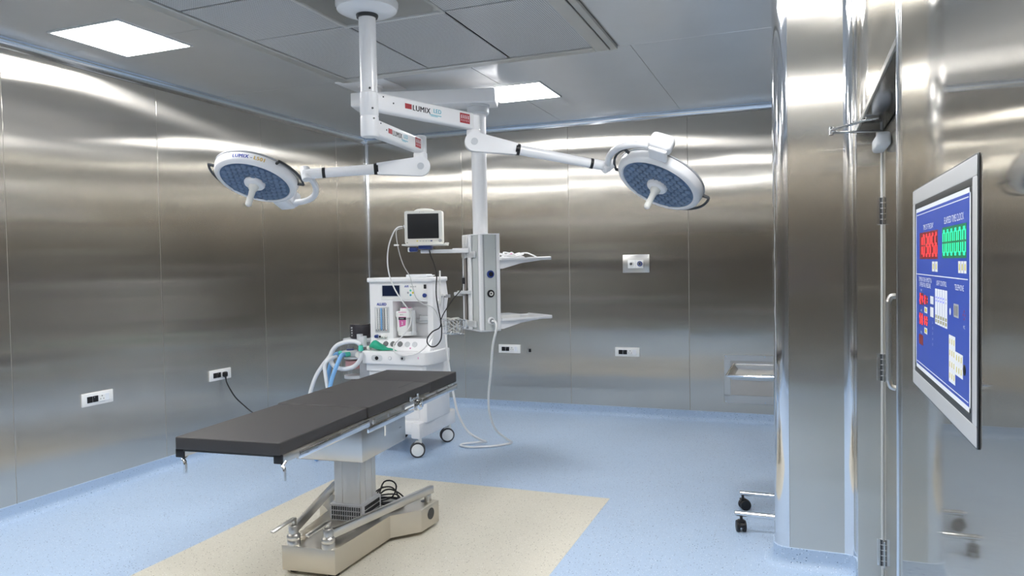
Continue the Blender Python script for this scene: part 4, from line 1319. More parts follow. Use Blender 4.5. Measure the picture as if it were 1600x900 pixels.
# display panel
mb = rb(1.358, 1.792, YF - 0.004, YF + 0.004, 1.292, 1.418, 0.004); dpnl = am('control_fascia', mb, M_WHITE_PLASTIC, th_)
mb = rb(1.366, 1.548, YF - 0.007, YF, 1.316, 1.418, 0.003); am('display_bezel', mb, M_LGREY, th_)
mb = rb(1.373, 1.541, YF - 0.0085, YF, 1.322, 1.412, 0.002, 1); am('display_screen', mb, pbr('blue_black_screen', (0.012, 0.02, 0.05), 0.2), th_)
label('AVS', 1.606, 1.402, YF - 0.0045, 0.022, M_INK_BLUE, th_, bold=0.0012)
label('Series III', 1.668, 1.401, YF - 0.0045, 0.017, M_INK_DARK, th_)
for x, z, m_ in ((1.643, 1.369, M_TEAL), (1.619, 1.350, M_GREY_PLASTIC), (1.666, 1.350, M_YELLOW), (1.643, 1.331, M_CYAN)):
    disc('key', x, z, YF - 0.003, 0.0095, 0.004, m_, th_, n=14)
mb = rb(1.768, 1.791, YF - 0.008, YF, 1.383, 1.418, 0.002, 1); am('rocker_switch', mb, M_BLACK, th_)
disc('rotary_knob', 1.777, 1.328, YF - 0.003, 0.017, 0.016, M_BLUE_PLASTIC, th_)
# gauges on the sloping panel
sl = Vector((0, 0.052, 0.098)).normalized()
gn = Vector((0, -sl.z, sl.y))
for k, x in enumerate((1.408, 1.477, 1.546, 1.615, 1.684)):
    F = frame(Vector((x, -2.010, 0.868)) + sl * 0.058, (1, 0, 0), sl, gn)
    def put(name, prof, m_, n=24):
        mb = MB(); mb.lathe(prof, n=n); o = MB(); o.v = [F @ v for v in mb.v]; o.f, o.mi = mb.f, mb.mi; return am(name, o, m_, gp)
    put('gauge', [(0.019, -0.002), (0.0235, -0.002), (0.0235, 0.006), (0.019, 0.006)], M_DARK_METAL if k < 3 else M_LGREY)
    put('gauge_dial', [(0, 0.002), (0.0195, 0.002), (0.0195, 0.0), (0, 0)], (M_CABLE_GREY, M_CABLE_GREY, M_BLACK, M_WHITE_PLASTIC, M_WHITE_PLASTIC)[k])
    mb = MB(); mb.box((0.004, 0.002, 0.003), (0.018, 0.002, 0.001), M=F @ Matrix.Rotation((2.4, 0.7, 2.0, 0.5, 0.8)[k], 4, 'Z')); am('needle', mb, M_INK_DARK if k != 2 else M_INK_WHITE, gp)
F = frame(Vector((1.650, -2.010, 0.868)) + sl * 0.024, (1, 0, 0), sl, gn)
mb = MB(); mb.lathe([(0, 0.001), (0.007, 0.001), (0.007, -0.001)], n=12); o = MB(); o.v = [F @ v for v in mb.v]; o.f, o.mi = mb.f, mb.mi; am('red_mark', o, M_PINK, gp)
# vaporiser in the recess
mb = rb(1.487, 1.590, -1.935, -1.83, 1.015, 1.172, 0.012); mb.cyl((1.545, -1.87, 0.985), (1.545, -1.87, 1.02), 0.070, 0.074, n=28)
vp = am('vaporiser', mb, M_WHITE_PLASTIC)
mb = MB(); mb.box((1.545, -1.882, 1.164), (0.135, 0.11, 0.060), 0.014, seg=3); am('vaporiser_head', mb, M_WHITE_PLASTIC, vp)
mb = MB(); mb.lathe([(0, 1.19), (0.052, 1.19), (0.053, 1.212), (0.050, 1.218), (0, 1.218)], c=(1.556, -1.885, 0), n=28); am('vaporiser_dial', mb, M_WHITE_PLASTIC, vp)
mb = MB(); mb.lathe([(0, 1.217), (0.044, 1.217), (0.044, 1.2215), (0, 1.2215)], c=(1.556, -1.885, 0), n=28); am('dial_ring', mb, M_PINK, vp)
mb = MB(); mb.prism([(1.507, 1.187), (1.584, 1.187), (1.574, 1.075), (1.517, 1.058)], -0.003, 0.0, M=Matrix(((1, 0, 0, 0), (0, 0, -1, -1.9365), (0, 1, 0, 0), (0, 0, 0, 1))))
vl = am('pink_label', mb, M_PINK, vp)
am('black_band', rb(1.5095, 1.580, -1.9395, -1.934, 1.120, 1.142, 0.0005, 1), M_INK_DARK, vp)
label('SEVO', 1.541, 1.164, -1.9398, 0.014, M_INK_DARK, vp); label('VAPOR', 1.541, 1.131, -1.9402, 0.012, M_INK_WHITE, vp)
label('2', 1.545, 1.092, -1.9400, 0.034, M_INK_WHITE, vp, bold=0.001)
mb = MB(); mb.cyl((1.635, -1.90, 1.02), (1.635, -1.90, 1.20), 0.018, n=16); mb.cyl((1.635, -1.90, 0.99), (1.635, -1.90, 1.02), 0.024, n=16); am('filler_tube', mb, M_LGREY, vp)
mb = rb(1.610, 1.790, -1.83, -1.80, 1.088, 1.118, 0.005); mb = rb(1.655, 1.750, -1.845, -1.80, 1.105, 1.150, 0.010, mb=mb)
for x in (1.660, 1.745): mb.cyl((x, -1.835, 1.135), (x, -1.835, 1.160), 0.009, n=12)
am('back_bar', mb, M_LGREY)
# hanging rod with bracket on the right side
mb = MB(); mb.cyl((1.868, -1.86, 1.24), (1.868, -1.86, 1.53), 0.007, n=10); mb.box((1.858, -1.86, 1.262), (0.030, 0.030, 0.030), 0.006); mb.box((1.862, -1.80, 1.325), (0.030, 0.05, 0.02), 0.003)
am('side_rod', mb, M_WHITE_PLASTIC)
mb = rb(1.853, 1.90, -1.76, -1.73, 1.30, 1.326, 0.003); am('side_clip', mb, M_GREY_PLASTIC)
# absorber arm on the left: bellows, valve block, canister, post
mb = MB(); mb.lathe([(0, 0.955), (0.085, 0.955), (0.088, 0.965), (0.088, 1.072), (0.084, 1.080), (0, 1.080)], c=(1.105, -1.90, 0), n=32)
bl = am('bellows_housing', mb, M_BELLOWS, label='dark grey bellows housing with white scale')
mb = MB()
for k in range(6): mb.lathe([(0.0872, 0.972 + k * 0.018), (0.0886, 0.979 + k * 0.018), (0.0872, 0.986 + k * 0.018)], c=(1.105, -1.90, 0), n=32)
am('bellows_fold', mb, M_BELLOWS, bl)
for k, s_ in enumerate(('80', '60', '40', '20')):
    label(s_, 1.078, 1.050 - k * 0.022, -1.990, 0.016, M_INK_WHITE, bl)
mb = rb(0.975, 1.255, -1.98, -1.84, 0.925, 0.958, 0.010); am('bellows_base', mb, M_LGREY)
mb = MB(); mb.cyl((1.210, -2.06, 0.80), (1.210, -2.06, 0.965), 0.020, n=18); mb.box((1.228, -2.06, 0.95), (0.060, 0.050, 0.070), 0.010); mb.cyl((1.203, -2.06, 0.965), (1.203, -2.06, 1.005), 0.026, n=16); mb.cyl((1.245, -2.06, 0.90), (1.245, -2.06, 0.99), 0.022, n=16)
am('valve_post', mb, M_LGREY)
mb = rb(0.985, 1.250, -2.02, -1.90, 0.800, 0.855, 0.012); vb = am('valve_block', mb, M_LGREY)
for x in (1.045, 1.155):
    mb = MB(); mb.cyl((x, -1.97, 0.85), (x, -1.97, 0.905), 0.034, n=20); am('valve_dome', mb, M_CLEAR, vb)
    mb = MB(); mb.cyl((x, -1.97, 0.852), (x, -1.97, 0.868), 0.030, n=20); am('valve_disc', mb, M_BLUE_PLASTIC, vb)
mb = MB(); mb.cyl((1.070, -1.955, 0.635), (1.070, -1.955, 0.800), 0.078, n=28); am('absorber_canister', mb, M_CLEAR)
mb = MB(); mb.cyl((1.070, -1.955, 0.700), (1.070, -1.955, 0.766), 0.072, n=28); am('soda_lime', mb, pbr('pink_granules', (0.72, 0.38, 0.38), 0.8, grain=0.8, grain_scale=300, var=0.25))
mb = MB(); mb.cyl((1.070, -1.955, 0.615), (1.070, -1.955, 0.640), 0.086, n=28); am('canister_rim', mb, M_LGREY); mb = MB(); mb.cyl((1.070, -1.955, 0.785), (1.070, -1.955, 0.802), 0.084, n=28); am('canister_rim', mb, M_LGREY)
mb = rb(1.150, 1.262, -2.0, -1.85, 0.62, 0.86, 0.01); am('absorber_bracket', mb, M_GREY_PLASTIC)
mb = MB(); mb.cyl((1.06, -1.955, 0.585), (1.06, -1.955, 0.615), 0.022, n=14); mb.box((1.06, -1.975, 0.580), (0.09, 0.03, 0.018), 0.006); am('drain_knob', mb, M_BLACK)
for (x, y, z, d) in ((1.226, -2.085, 0.885, (0, 0, 1)), (1.060, -2.035, 0.828, (-0.4, -1, 0)), (0.985, -2.0, 0.832, (-1, -0.3, 0))):
    mb = MB(); dv = Vector(d).normalized(); mb.cyl(Vector((x, y, z)) - dv * 0.018, Vector((x, y, z)) + dv * 0.030, 0.0205, n=16); am('teal_connector', mb, M_TEAL)
disc('white_valve_cap', 1.165, 0.825, -2.022, 0.026, 0.02, M_WHITE_WARM, AM)

# ---- breathing hoses
def hose(name, pts, r, mat, label_, cat='hose', ring=True, group='breathing hoses'):
    mb = MB()
    P_ = spline([Vector(p) for p in pts], 14)
    rr = [r * (1 + (0.10 if ring and (i % 2) else 0.0)) for i in range(len(P_))]
    mb.tube(P_, rr, n=12)
    return tag(obj(name, mb, mat, sharp=60), label_, cat, group)
hose('breathing_hose', [(1.226, -2.085, 0.918), (1.185, -2.10, 0.943), (1.11, -2.11, 0.943), (1.015, -2.12, 0.912), (0.950, -2.12, 0.835), (0.958, -2.12, 0.758), (1.02, -2.125, 0.722), (1.094, -2.125, 0.716), (1.18, -2.13, 0.738), (1.238, -2.135, 0.785), (1.262, -2.135, 0.835), (1.262, -2.135, 0.858)], 0.0175, M_HOSE_WHITE, 'white corrugated hose looped like a ring at the left of the machine')
hose('breathing_hose', [(0.938, -2.065, 0.862), (0.915, -2.10, 0.805), (0.862, -2.12, 0.735), (0.805, -2.14, 0.640), (0.765, -2.16, 0.520), (0.745, -2.17, 0.400), (0.76, -2.18, 0.26), (0.83, -2.19, 0.12), (0.95, -2.19, 0.04), (1.06, -2.18, 0.022)], 0.0165, M_HOSE_WHITE, 'white corrugated hose hanging outermost left down to the floor')
hose('breathing_hose', [(0.975, -2.075, 0.812), (0.952, -2.172, 0.790), (0.935, -2.190, 0.737), (0.948, -2.195, 0.640), (0.972, -2.205, 0.540), (1.000, -2.21, 0.400), (1.02, -2.22, 0.220), (1.05, -2.24, 0.06), (1.10, -2.28, 0.022)], 0.0150, M_HOSE_WHITE, 'white corrugated hose hanging between the two blue hoses')
hose('breathing_hose', [(0.952, -2.010, 0.832), (0.900, -2.02, 0.800), (0.868, -2.03, 0.700), (0.855, -2.04, 0.600), (0.862, -2.05, 0.500), (0.875, -2.06, 0.350), (0.90, -2.07, 0.18), (0.93, -2.07, 0.05), (0.98, -2.06, 0.02)], 0.0165, M_HOSE_BLUE, 'blue corrugated hose hanging straight down on the left, partly behind a white one')
hose('breathing_hose', [(1.048, -2.067, 0.828), (1.060, -2.13, 0.825), (1.052, -2.19, 0.745), (1.031, -2.225, 0.650), (1.014, -2.25, 0.545), (1.00, -2.30, 0.400), (0.99, -2.36, 0.22), (0.99, -2.41, 0.06), (1.02, -2.45, 0.022)], 0.0165, M_HOSE_BLUE, 'blue corrugated hose curving down from the front teal connector')
# ---- green breathing bag lying on the worktop
bm = bmesh.new()
bmesh.ops.create_uvsphere(bm, u_segments=28, v_segments=16, radius=1.0)
mb = MB()
vs_ = []
for v in bm.verts:
    x, y, z = v.co
    t = (x + 1) / 2
    wdt = (0.052 * (1 - t) ** 0.35 + 0.004) * (0.72 + 0.5 * math.sin(PI * min(1, t * 1.6 + 0.1)))
    hgt = (0.036 * max(0.0, 1 - t) ** 0.6 + 0.004) * (1.0 + 0.10 * math.sin(9 * t + 2.5 * y)) * (0.45 + 0.75 * math.sin(PI * min(1, t * 1.45 + 0.12)))
    px = 1.285 + 0.270 * t
    py = -2.045 + y * wdt * 0.9
    zz = 0.8715 + (z * 0.5 + 0.5) * 2 * hgt + 0.004 * math.sin(11 * t) * (1 - abs(y))
    vs_.append(Vector((px, py, max(0.8712, zz))))
bm.verts.index_update()
mb.add(vs_, [[v.index for v in f.verts] for f in bm.faces]); bm.free()
bag = tag(obj('breathing_bag', mb, M_GREEN_BAG, sharp=60), 'limp green breathing bag lying on the machine worktop', 'breathing bag')
mb = MB(); mb.cyl((1.268, -2.045, 0.890), (1.292, -2.045, 0.892), 0.018, n=16); obj('bag_neck', mb, M_WHITE_WARM, bag, label='white neck of the bag')
# ---- folded sheet lying on the machine top
t = thing('folded_towel', 'folded white cloth lying on top of the white machine', 'cloth', (1.675, -1.855, 1.478), 0.05)
for k, (dx, dy, w, d) in enumerate(((0, 0, 0.19, 0.14), (0.006, 0.004, 0.21, 0.13), (-0.004, -0.002, 0.185, 0.12))):
    mb = MB(); mb.box((dx, dy, 0.005 + k * 0.0075), (w, d, 0.0075), 0.003, seg=2)
    obj('fold', mb, M_INK_WHITE, t)
# ================================================================== CABLES
def cable(name, pts, r, mat, label_, cat='cable', sub=8, n=8, group=None):
    mb = MB(); mb.tube([Vector(p) for p in pts], r, n=n, sub=sub)
    return tag(obj(name, mb, mat, sharp=60), label_, cat, group)
cable('air_hose', [cw(0, -HY - 0.019, 1.127), cw(0.012, -HY - 0.055, 1.118), cw(0.012, -HY - 0.070, 1.07), (2.395, -2.00, 0.93), (2.33, -1.90, 0.70), (2.265, -1.80, 0.50), (2.235, -1.72, 0.33), (2.250, -1.63, 0.17), (2.300, -1.52, 0.07), (2.325, -1.45, 0.022), (2.290, -1.47, 0.011), (2.225, -1.560, 0.011), (2.13, -1.625, 0.011), (2.03, -1.668, 0.011), (1.94, -1.655, 0.011), (1.915, -1.61, 0.011), (1.95, -1.555, 0.011), (2.03, -1.535, 0.020), (2.10, -1.530, 0.028), (2.125, -1.56, 0.040), (2.10, -1.63, 0.075), (2.03, -1.72, 0.16), (1.98, -1.78, 0.30), (1.955, -1.81, 0.45), (1.93, -1.83, 0.65), (1.905, -1.83, 0.85), (1.880, -1.80, 0.97), (1.858, -1.78, 1.02)], 0.0095, M_CABLE_WHITE, 'thick white gas hose from the pendant console looping on the floor to the machine', 'hose', n=12)
cable('monitor_lead', [(1.640, -2.065, 1.898), (1.600, -2.075, 1.890), (1.560, -2.08, 1.845), (1.515, -2.08, 1.74), (1.500, -2.08, 1.62), (1.515, -2.08, 1.50), (1.56, -2.08, 1.39), (1.62, -2.07, 1.29), (1.665, -2.05, 1.22), (1.672, -2.01, 1.15), (1.655, -2.015, 1.07), (1.60, -2.03, 1.00), (1.56, -2.045, 0.955), (1.555, -2.10, 0.93), (1.575, -2.125, 0.87), (1.64, -2.125, 0.845), (1.72, -2.12, 0.85), (1.79, -2.10, 0.875), (1.84, -2.06, 0.93), (1.875, -2.0, 1.02)], 0.0058, M_CABLE_WHITE, 'pale lead arching from the left side of the monitor across the machine front', sub=6, group='monitor leads')
cable('monitor_lead', [(1.644, -2.07, 1.882), (1.605, -2.095, 1.870), (1.600, -2.10, 1.82), (1.620, -2.10, 1.70), (1.655, -2.09, 1.58), (1.705, -2.08, 1.49), (1.725, -2.07, 1.40), (1.745, -2.06, 1.32), (1.79, -2.04, 1.265), (1.86, -2.00, 1.235), (1.895, -1.97, 1.17), (1.915, -1.95, 1.08)], 0.0036, M_CABLE_GREY, 'thin grey lead falling from the monitor to the right of the machine', sub=6, group='monitor leads')
t = thing('lead_tag', 'tiny white tag clipped to the lead left of the monitor', 'tag', (1.612, -2.111, 1.745))
mb = MB(); mb.box((-0.012, 0, 0), (0.034, 0.008, 0.013), 0.002); obj('plate', mb, M_WHITE_PLASTIC, t)
mb = MB(); mb.cyl((0.006, 0.004, 0), (0.006, 0.014, 0), 0.005, n=8); obj('clip', mb, M_WHITE_PLASTIC, t)
cable('black_cable', [(1.865, -2.035, 1.700), (1.875, -2.03, 1.655), (1.905, -2.03, 1.58), (1.925, -2.03, 1.50), (1.918, -2.03, 1.40), (1.935, -2.06, 1.31), (1.975, -2.10, 1.20), (1.998, -2.115, 1.12), (1.985, -2.12, 1.075), (1.930, -2.13, 1.045), (1.892, -2.14, 1.00), (1.885, -2.14, 0.955), (1.920, -2.14, 0.925), (1.965, -2.135, 0.935), (2.002, -2.13, 0.985), (2.010, -2.128, 1.06), (2.008, -2.130, 1.11)], 0.0052, M_BLACK_RUBBER, 'black cable hanging from the monitor arm ending in a loop')
cable('black_cable', [cw(-HX - 0.044, 0.078, 1.435), cw(-HX - 0.050, 0.080, 1.38), (2.055, -2.02, 1.29), (2.04, -2.135, 1.20), (2.016, -2.148, 1.145)], 0.0042, M_BLACK_RUBBER, 'thin black cable slanting from the pendant rail to the cable loop')
t = thing('black_plug', 'small black plug clipped on the left rail of the pendant console', 'plug', M=Wc @ Matrix.Translation((-HX - 0.036, 0.075, 1.445)))
mb = MB(); mb.box((0, 0, 0), (0.024, 0.030, 0.052), 0.006); obj('body', mb, M_BLACK, t)
mb = MB(); mb.cyl((0, 0, 0.024), (0, 0, 0.040), 0.008, n=10); obj('tip', mb, M_GREY_PLASTIC, t)

# ================================================================== WALL FITTINGS
def wall_socket(F, label_, w=0.250, h=0.092, plug=False):
    """white six-module plate: two dark switches, one three-pin socket"""
    t = thing('wall_socket', label_, 'wall socket', M=F, group='white wall sockets')
    mb = MB(); mb.box((0, 0, 0.005), (w, h, 0.010), 0.003); obj('plate', mb, M_WHITE_PLASTIC, t)
    mb = MB(); mb.box((0.0, -0.001, 0.0105), (w * 0.72, h * 0.56, 0.003), 0.001, seg=1); obj('module_frame', mb, M_INK_WHITE, t)
    for k in range(2):
        mb = MB(); mb.box((-0.067 + k * 0.045, -0.001, 0.013), (0.042, 0.044, 0.006), 0.002, seg=1)
        obj('switch', mb, M_BLACK, t)
    mb = MB(); mb.cyl((-0.032, 0.012, 0.0158), (-0.032, 0.012, 0.0165), 0.002, n=8); obj('indicator', mb, M_INK_WHITE, t)
    mb = MB(); mb.box((0.030, -0.001, 0.0125), (0.052, 0.046, 0.004), 0.001, seg=1); obj('socket_face', mb, M_WHITE_PLASTIC, t)
    for dx, dy, r in ((0.0, 0.013, 0.0042), (-0.012, -0.008, 0.0036), (0.012, -0.008, 0.0036)):
        mb = MB(); mb.cyl((0.030 + dx, dy, 0.0135), (0.030 + dx, dy, 0.0150), r, n=10); obj('pin_hole', mb, M_DARK_METAL, t)
    mb = MB(); mb.box((0.030, -0.0275, 0.0122), (0.046, 0.002, 0.001)); mb.box((0.082, -0.022, 0.0108), (0.024, 0.006, 0.0012)); obj('printed_mark', mb, M_LGREY, t)
    return t
def FL(y, z): return frame((0.0, y, z), (0, 1, 0), (0, 0, 1), (1, 0, 0))
def FB(x, z): return frame((x, 0.0, z), (1, 0, 0), (0, 0, 1), (0, -1, 0))
wall_socket(FL(-3.588, 0.672), 'white wall socket on the left wall nearest the camera, nothing plugged in')
wall_socket(FL(-2.395, 0.667), 'white wall socket on the left wall with a black plug in it')
wall_socket(FB(1.750, 0.663), 'white wall socket on the back wall below the pendant')
wall_socket(FB(3.036, 0.662), 'white wall socket on the back wall under the steel gas plate')
# black plug and its flex on the left wall
FP = FL(-2.395, 0.667)
t = thing('power_plug', 'black plug pushed into the left wall socket behind the table', 'plug', M=FP @ Matrix.Translation((0.030, -0.001, 0.0155)))
mb = MB(); mb.box((0, 0, 0.016), (0.044, 0.046, 0.032), 0.012, seg=3); obj('plug_body', mb, M_BLACK, t)
mb = MB(); mb.cyl((0.0, -0.015, 0.018), (0.0, -0.042, 0.022), 0.009, 0.006, n=12); obj('strain_relief', mb, M_BLACK, t)
cable('power_flex', [(0.038, -2.365, 0.628), (0.045, -2.362, 0.590), (0.065, -2.345, 0.53), (0.090, -2.315, 0.46), (0.115, -2.27, 0.40), (0.150, -2.20, 0.32), (0.20, -2.11, 0.22), (0.26, -2.05, 0.10), (0.36, -2.02, 0.020), (0.60, -2.00, 0.008), (0.95, -1.95, 0.008), (1.20, -1.85, 0.008)], 0.0052, M_BLACK_RUBBER, 'black flex hanging from the plug on the left wall')
# gas outlet plate on the back wall
t = thing('gas_outlet_plate', 'square steel plate with two round gas outlets on the back wall', 'wall plate', M=FB(3.136, 1.558))
mb = MB(); mb.box((0, 0, 0.004), (0.270, 0.182, 0.008), 0.002); obj('plate', mb, M_STEEL_SATIN, t)
mb = MB(); mb.box((-0.002, -0.004, 0.013), (0.156, 0.084, 0.016), 0.003); obj('outlet_body', mb, M_WHITE_PLASTIC, t)
mb = MB(); mb.box((-0.002, -0.004, 0.0215), (0.0015, 0.082, 0.001)); obj('divider', mb, M_GREY_PLASTIC, t)
for x, m_, lb in ((-0.044, M_WHITE_PLASTIC, 'white gas outlet'), (0.042, M_BLUE_PLASTIC, 'blue gas outlet')):
    F = Matrix.Translation((x, -0.002, 0.021))
    mb = MB(); mb.lathe([(0, 0), (0.026, 0), (0.026, 0.008), (0.023, 0.012), (0.016, 0.012), (0.015, 0.006), (0, 0.006)], n=28); obj('gas_outlet', mb, m_, t, M=F, label=lb)
    mb = MB(); mb.lathe([(0.0125, 0.005), (0.0135, 0.013), (0.0165, 0.013), (0.0175, 0.005)], n=24); obj('outlet_ring', mb, M_GREY_PLASTIC, t, M=F)
    mb = MB(); mb.cyl((0, 0, 0.004), (0, 0, 0.009), 0.0105, n=18); obj('outlet_bore', mb, M_DARK_METAL, t, M=F)
for x in (-0.120, 0.120):
    for y in (-0.076, 0.076):
        mb = MB(); mb.cyl((x, y, 0.007), (x, y, 0.0095), 0.005, n=10); obj('screw', mb, M_GREY_PLASTIC, t)
# small open cut-out beside the lower socket
t = thing('cable_outlet', 'small square hole with a black insert right of the pendant wall socket', 'wall outlet', M=FB(1.976, 0.650))
mb = MB()
for x, y, w, h in ((0, 0.021, 0.052, 0.006), (0, -0.021, 0.052, 0.006), (-0.023, 0, 0.006, 0.042), (0.023, 0, 0.006, 0.042)): mb.box((x, y, 0.002), (w, h, 0.005), 0.001, seg=1)
obj('rim', mb, M_STEEL_SATIN, t)
mb = MB(); mb.box((0.004, 0, 0.001), (0.040, 0.038, 0.003)); obj('black_insert', mb, M_BLACK, t)
mb = MB(); mb.box((-0.014, 0.0, 0.0025), (0.014, 0.034, 0.002)); obj('torn_edge', mb, M_STEEL_SATIN, t)
# return air grille low on the back wall
t = thing('return_air_grille', 'perforated steel air grille low on the back wall beside the pier', 'air grille', M=FB(4.360, 0.428))
mb = MB()
for x, y, w, h in ((0, 0.205, 0.750, 0.060), (0, -0.195, 0.750, 0.080), (-0.345, 0.005, 0.060, 0.350), (0.345, 0.005, 0.060, 0.350)): mb.box((x, y, 0.006), (w, h, 0.012), 0.003, seg=1)
obj('frame', mb, M_STEEL_SATIN, t)
mb = MB(); mb.box((0, 0.005, 0.004), (0.632, 0.342, 0.006)); obj('perforated_face', mb, M_PERF_WALL, t)
for x in (-0.360, 0.0, 0.360):
    for y in (-0.220, 0.220):
        mb = MB(); mb.cyl((x, y, 0.011), (x, y, 0.0145), 0.006, n=10); obj('screw', mb, M_CHROME, t)

# ================================================================== INSTRUMENT STAND BEHIND THE PIER
st = thing('instrument_stand', 'chrome instrument stand with tray and black casters, half hidden by the pier', 'instrument stand', (4.62, -2.77, 0))
mb = MB()
for y in (-2.570, -2.968):
    mb = MB(); mb.cyl((4.312, y, 0.104), (4.940, y, 0.104), 0.0150, n=20); mb.lathe([(0, 0), (0.0150, 0), (0.012, 0.006), (0, 0.007)], c=(4.312, y, 0.104), axis=(-1, 0, 0), n=20)
    obj('base_tube', mb, M_CHROME, st, world=True)
mb = MB(); mb.cyl((4.90, -2.968, 0.104), (4.90, -2.570, 0.104), 0.0150, n=20); obj('cross_tube', mb, M_CHROME, st, world=True)
mb = MB(); mb.cyl((4.90, -2.77, 0.104), (4.90, -2.77, 0.86), 0.016, n=20); mb.tube([(4.90, -2.77, 0.84), (4.90, -2.77, 0.868), (4.86, -2.77, 0.872), (4.45, -2.74, 0.872)], 0.011, n=12); obj('upright', mb, M_CHROME, st, world=True)
# shallow tray with a rolled rim
tx0, tx1, ty0, ty1, tz = 4.268, 4.90, -2.985, -2.470, 0.905
mb = MB()
mb.box(((tx0 + tx1) / 2, (ty0 + ty1) / 2, tz - 0.027), (tx1 - tx0 - 0.06, ty1 - ty0 - 0.06, 0.003))
def slope_wall(a, b, c, d): mb.add([a, b, c, d], [(0, 1, 2, 3)])
i, zb = 0.032, tz - 0.027
slope_wall((tx0, ty0, tz), (tx1, ty0, tz), (tx1 - i, ty0 + i, zb), (tx0 + i, ty0 + i, zb))
slope_wall((tx0, ty1, tz), (tx1, ty1, tz), (tx1 - i, ty1 - i, zb), (tx0 + i, ty1 - i, zb))
slope_wall((tx0, ty0, tz), (tx0, ty1, tz), (tx0 + i, ty1 - i, zb), (tx0 + i, ty0 + i, zb))
slope_wall((tx1, ty0, tz), (tx1, ty1, tz), (tx1 - i, ty1 - i, zb), (tx1 - i, ty0 + i, zb))
tr = obj('tray', mb, M_STEEL_SATIN, st, world=True)
mb = MB(); mb.tube([(p[0], p[1], tz) for p in rrect(tx1 - tx0, ty1 - ty0, 0.02, n=3, cx=(tx0 + tx1) / 2, cy=(ty0 + ty1) / 2)], 0.0065, n=10, closed=True); obj('tray_rim', mb, M_CHROME, tr, world=True)
def black_caster(x, y, rot):
    R_ = Matrix.Translation((x, y, 0)) @ Matrix.Rotation(rot, 4, 'Z')
    mb = MB(); mb.cyl((0.012, 0, 0.070), (0.012, 0, 0.092), 0.008, n=12, M=R_)
    mb.box((0.010, 0, 0.066), (0.036, 0.040, 0.014), 0.006, M=R_)
    hood = []
    for k in range(9):
        a = math.radians(20 + 150 * k / 8); hood.append((0.036 * math.cos(a), 0.033 + 0.036 * math.sin(a)))
    hood += [(-0.030, 0.030), (0.026, 0.030)]
    mb.prism(hood, -0.009, 0.009, M=R_ @ Matrix(((1, 0, 0, 0), (0, 0, -1, 0), (0, 1, 0, 0), (0, 0, 0, 1))))
    c = obj('caster', mb, M_BLACK, st, world=True)
    for s in (-1, 1):
        mb = MB(); mb.lathe([(0, -0.009), (0.030, -0.009), (0.033, -0.006), (0.033, 0.006), (0.030, 0.009), (0, 0.009)], axis=(0, 1, 0), n=24)
        t_ = MB(); t_.v = [R_ @ (v + Vector((0, s * 0.018, 0.033))) for v in mb.v]; t_.f, t_.mi = mb.f, mb.mi
        obj('wheel', t_, M_BLACK, c, world=True)
black_caster(4.335, -2.570, math.radians(165 + 40)); black_caster(4.340, -2.968, math.radians(-75)); black_caster(4.915, -2.570, 0.3); black_caster(4.915, -2.968, 1.0)

# ================================================================== DOOR IN THE RECESS
d1 = bpy.data.objects.new('door_1', None); _link(d1, None, Matrix.Translation((DX, DY0, 0))); d1['kind'] = 'structure'
DM = -4.06
def dr(name, mb, mat, parent=None, **k): return obj(name, mb, mat, parent or d1, world=True, **k)
for a, b in ((DY0 - 0.006, DM), (DM - 0.006, DY1 + 0.006)):
    mb = MB(); mb.box((DX + 0.022, (a + b) / 2, (DH - 0.012) / 2 + 0.008), (0.044, a - b, DH - 0.022), 0.003, seg=1)
    lf = dr('door_leaf', mb, M_WALL_NEAR if a > DM else M_WALL_NEAR)
mb = MB(); mb.box((DX - 0.005, DY0 - 0.006, DH / 2), (0.010, 0.008, DH - 0.02), 0.002, seg=1); dr('door_stop', mb, M_ALU)
for z in (1.79, 1.05, 0.16):
    mb = MB(); mb.box((DX - 0.001, DY0 - 0.010, z), (0.004, 0.070, 0.130), 0.001, seg=1); mb.box((DX - 0.012, DY0 - 0.0035, z), (0.030, 0.003, 0.130), 0.001, seg=1); hg = dr('hinge', mb, M_CHROME)
    mb = MB()
    for k in range(5): mb.cyl((DX - 0.008, DY0 - 0.004, z - 0.064 + k * 0.026), (DX - 0.008, DY0 - 0.004, z - 0.042 + k * 0.026), 0.0075, n=12)
    dr('hinge_knuckle', mb, M_DARK_METAL, hg)
for s, y in ((1, DM + 0.075),):
    mb = MB(); mb.tube([(DX - 0.002, y, 1.410), (DX - 0.018, y, 1.408), (DX - 0.026, y, 1.392), (DX - 0.028, y, 1.36), (DX - 0.028, y, 1.09), (DX - 0.026, y, 1.055), (DX - 0.018, y, 1.036), (DX - 0.002, y, 1.030)], 0.0115, n=14, sub=4)
    dr('door_handle', mb, M_STEEL_SATIN)
# door closer: body on the leaf, folding arm standing out into the room
mb = MB(); mb.box((DX - 0.030, -3.74, 2.075), (0.055, 0.25, 0.062), 0.016, seg=3); cl_ = dr('door_closer', mb, M_LGREY)
mb = MB(); mb.cyl((DX - 0.030, -3.66, 2.10), (DX - 0.030, -3.66, 2.132), 0.014, n=16); dr('closer_spindle', mb, M_STEEL_SATIN, cl_)
def link(p, q, w, h):
    p, q = Vector(p), Vector(q); d = q - p; L = d.length; d.normalize()
    return MB().box((L / 2, 0, 0), (L + 0.02, w, h), 0.003, M=frame(p, d, Vector((0, 0, 1)).cross(d), (0, 0, 1)))
dr('closer_arm', link((DX - 0.030, -3.66, 2.138), (4.800, -3.700, 2.142), 0.024, 0.010), M_CHROME, cl_)
dr('closer_arm', link((4.800, -3.700, 2.153), (XR + 0.02, -3.90, 2.155), 0.020, 0.009), M_CHROME, cl_)
mb = MB(); mb.cyl((4.800, -3.700, 2.130), (4.800, -3.700, 2.166), 0.012, n=14); dr('closer_pivot', mb, M_CHROME, cl_)
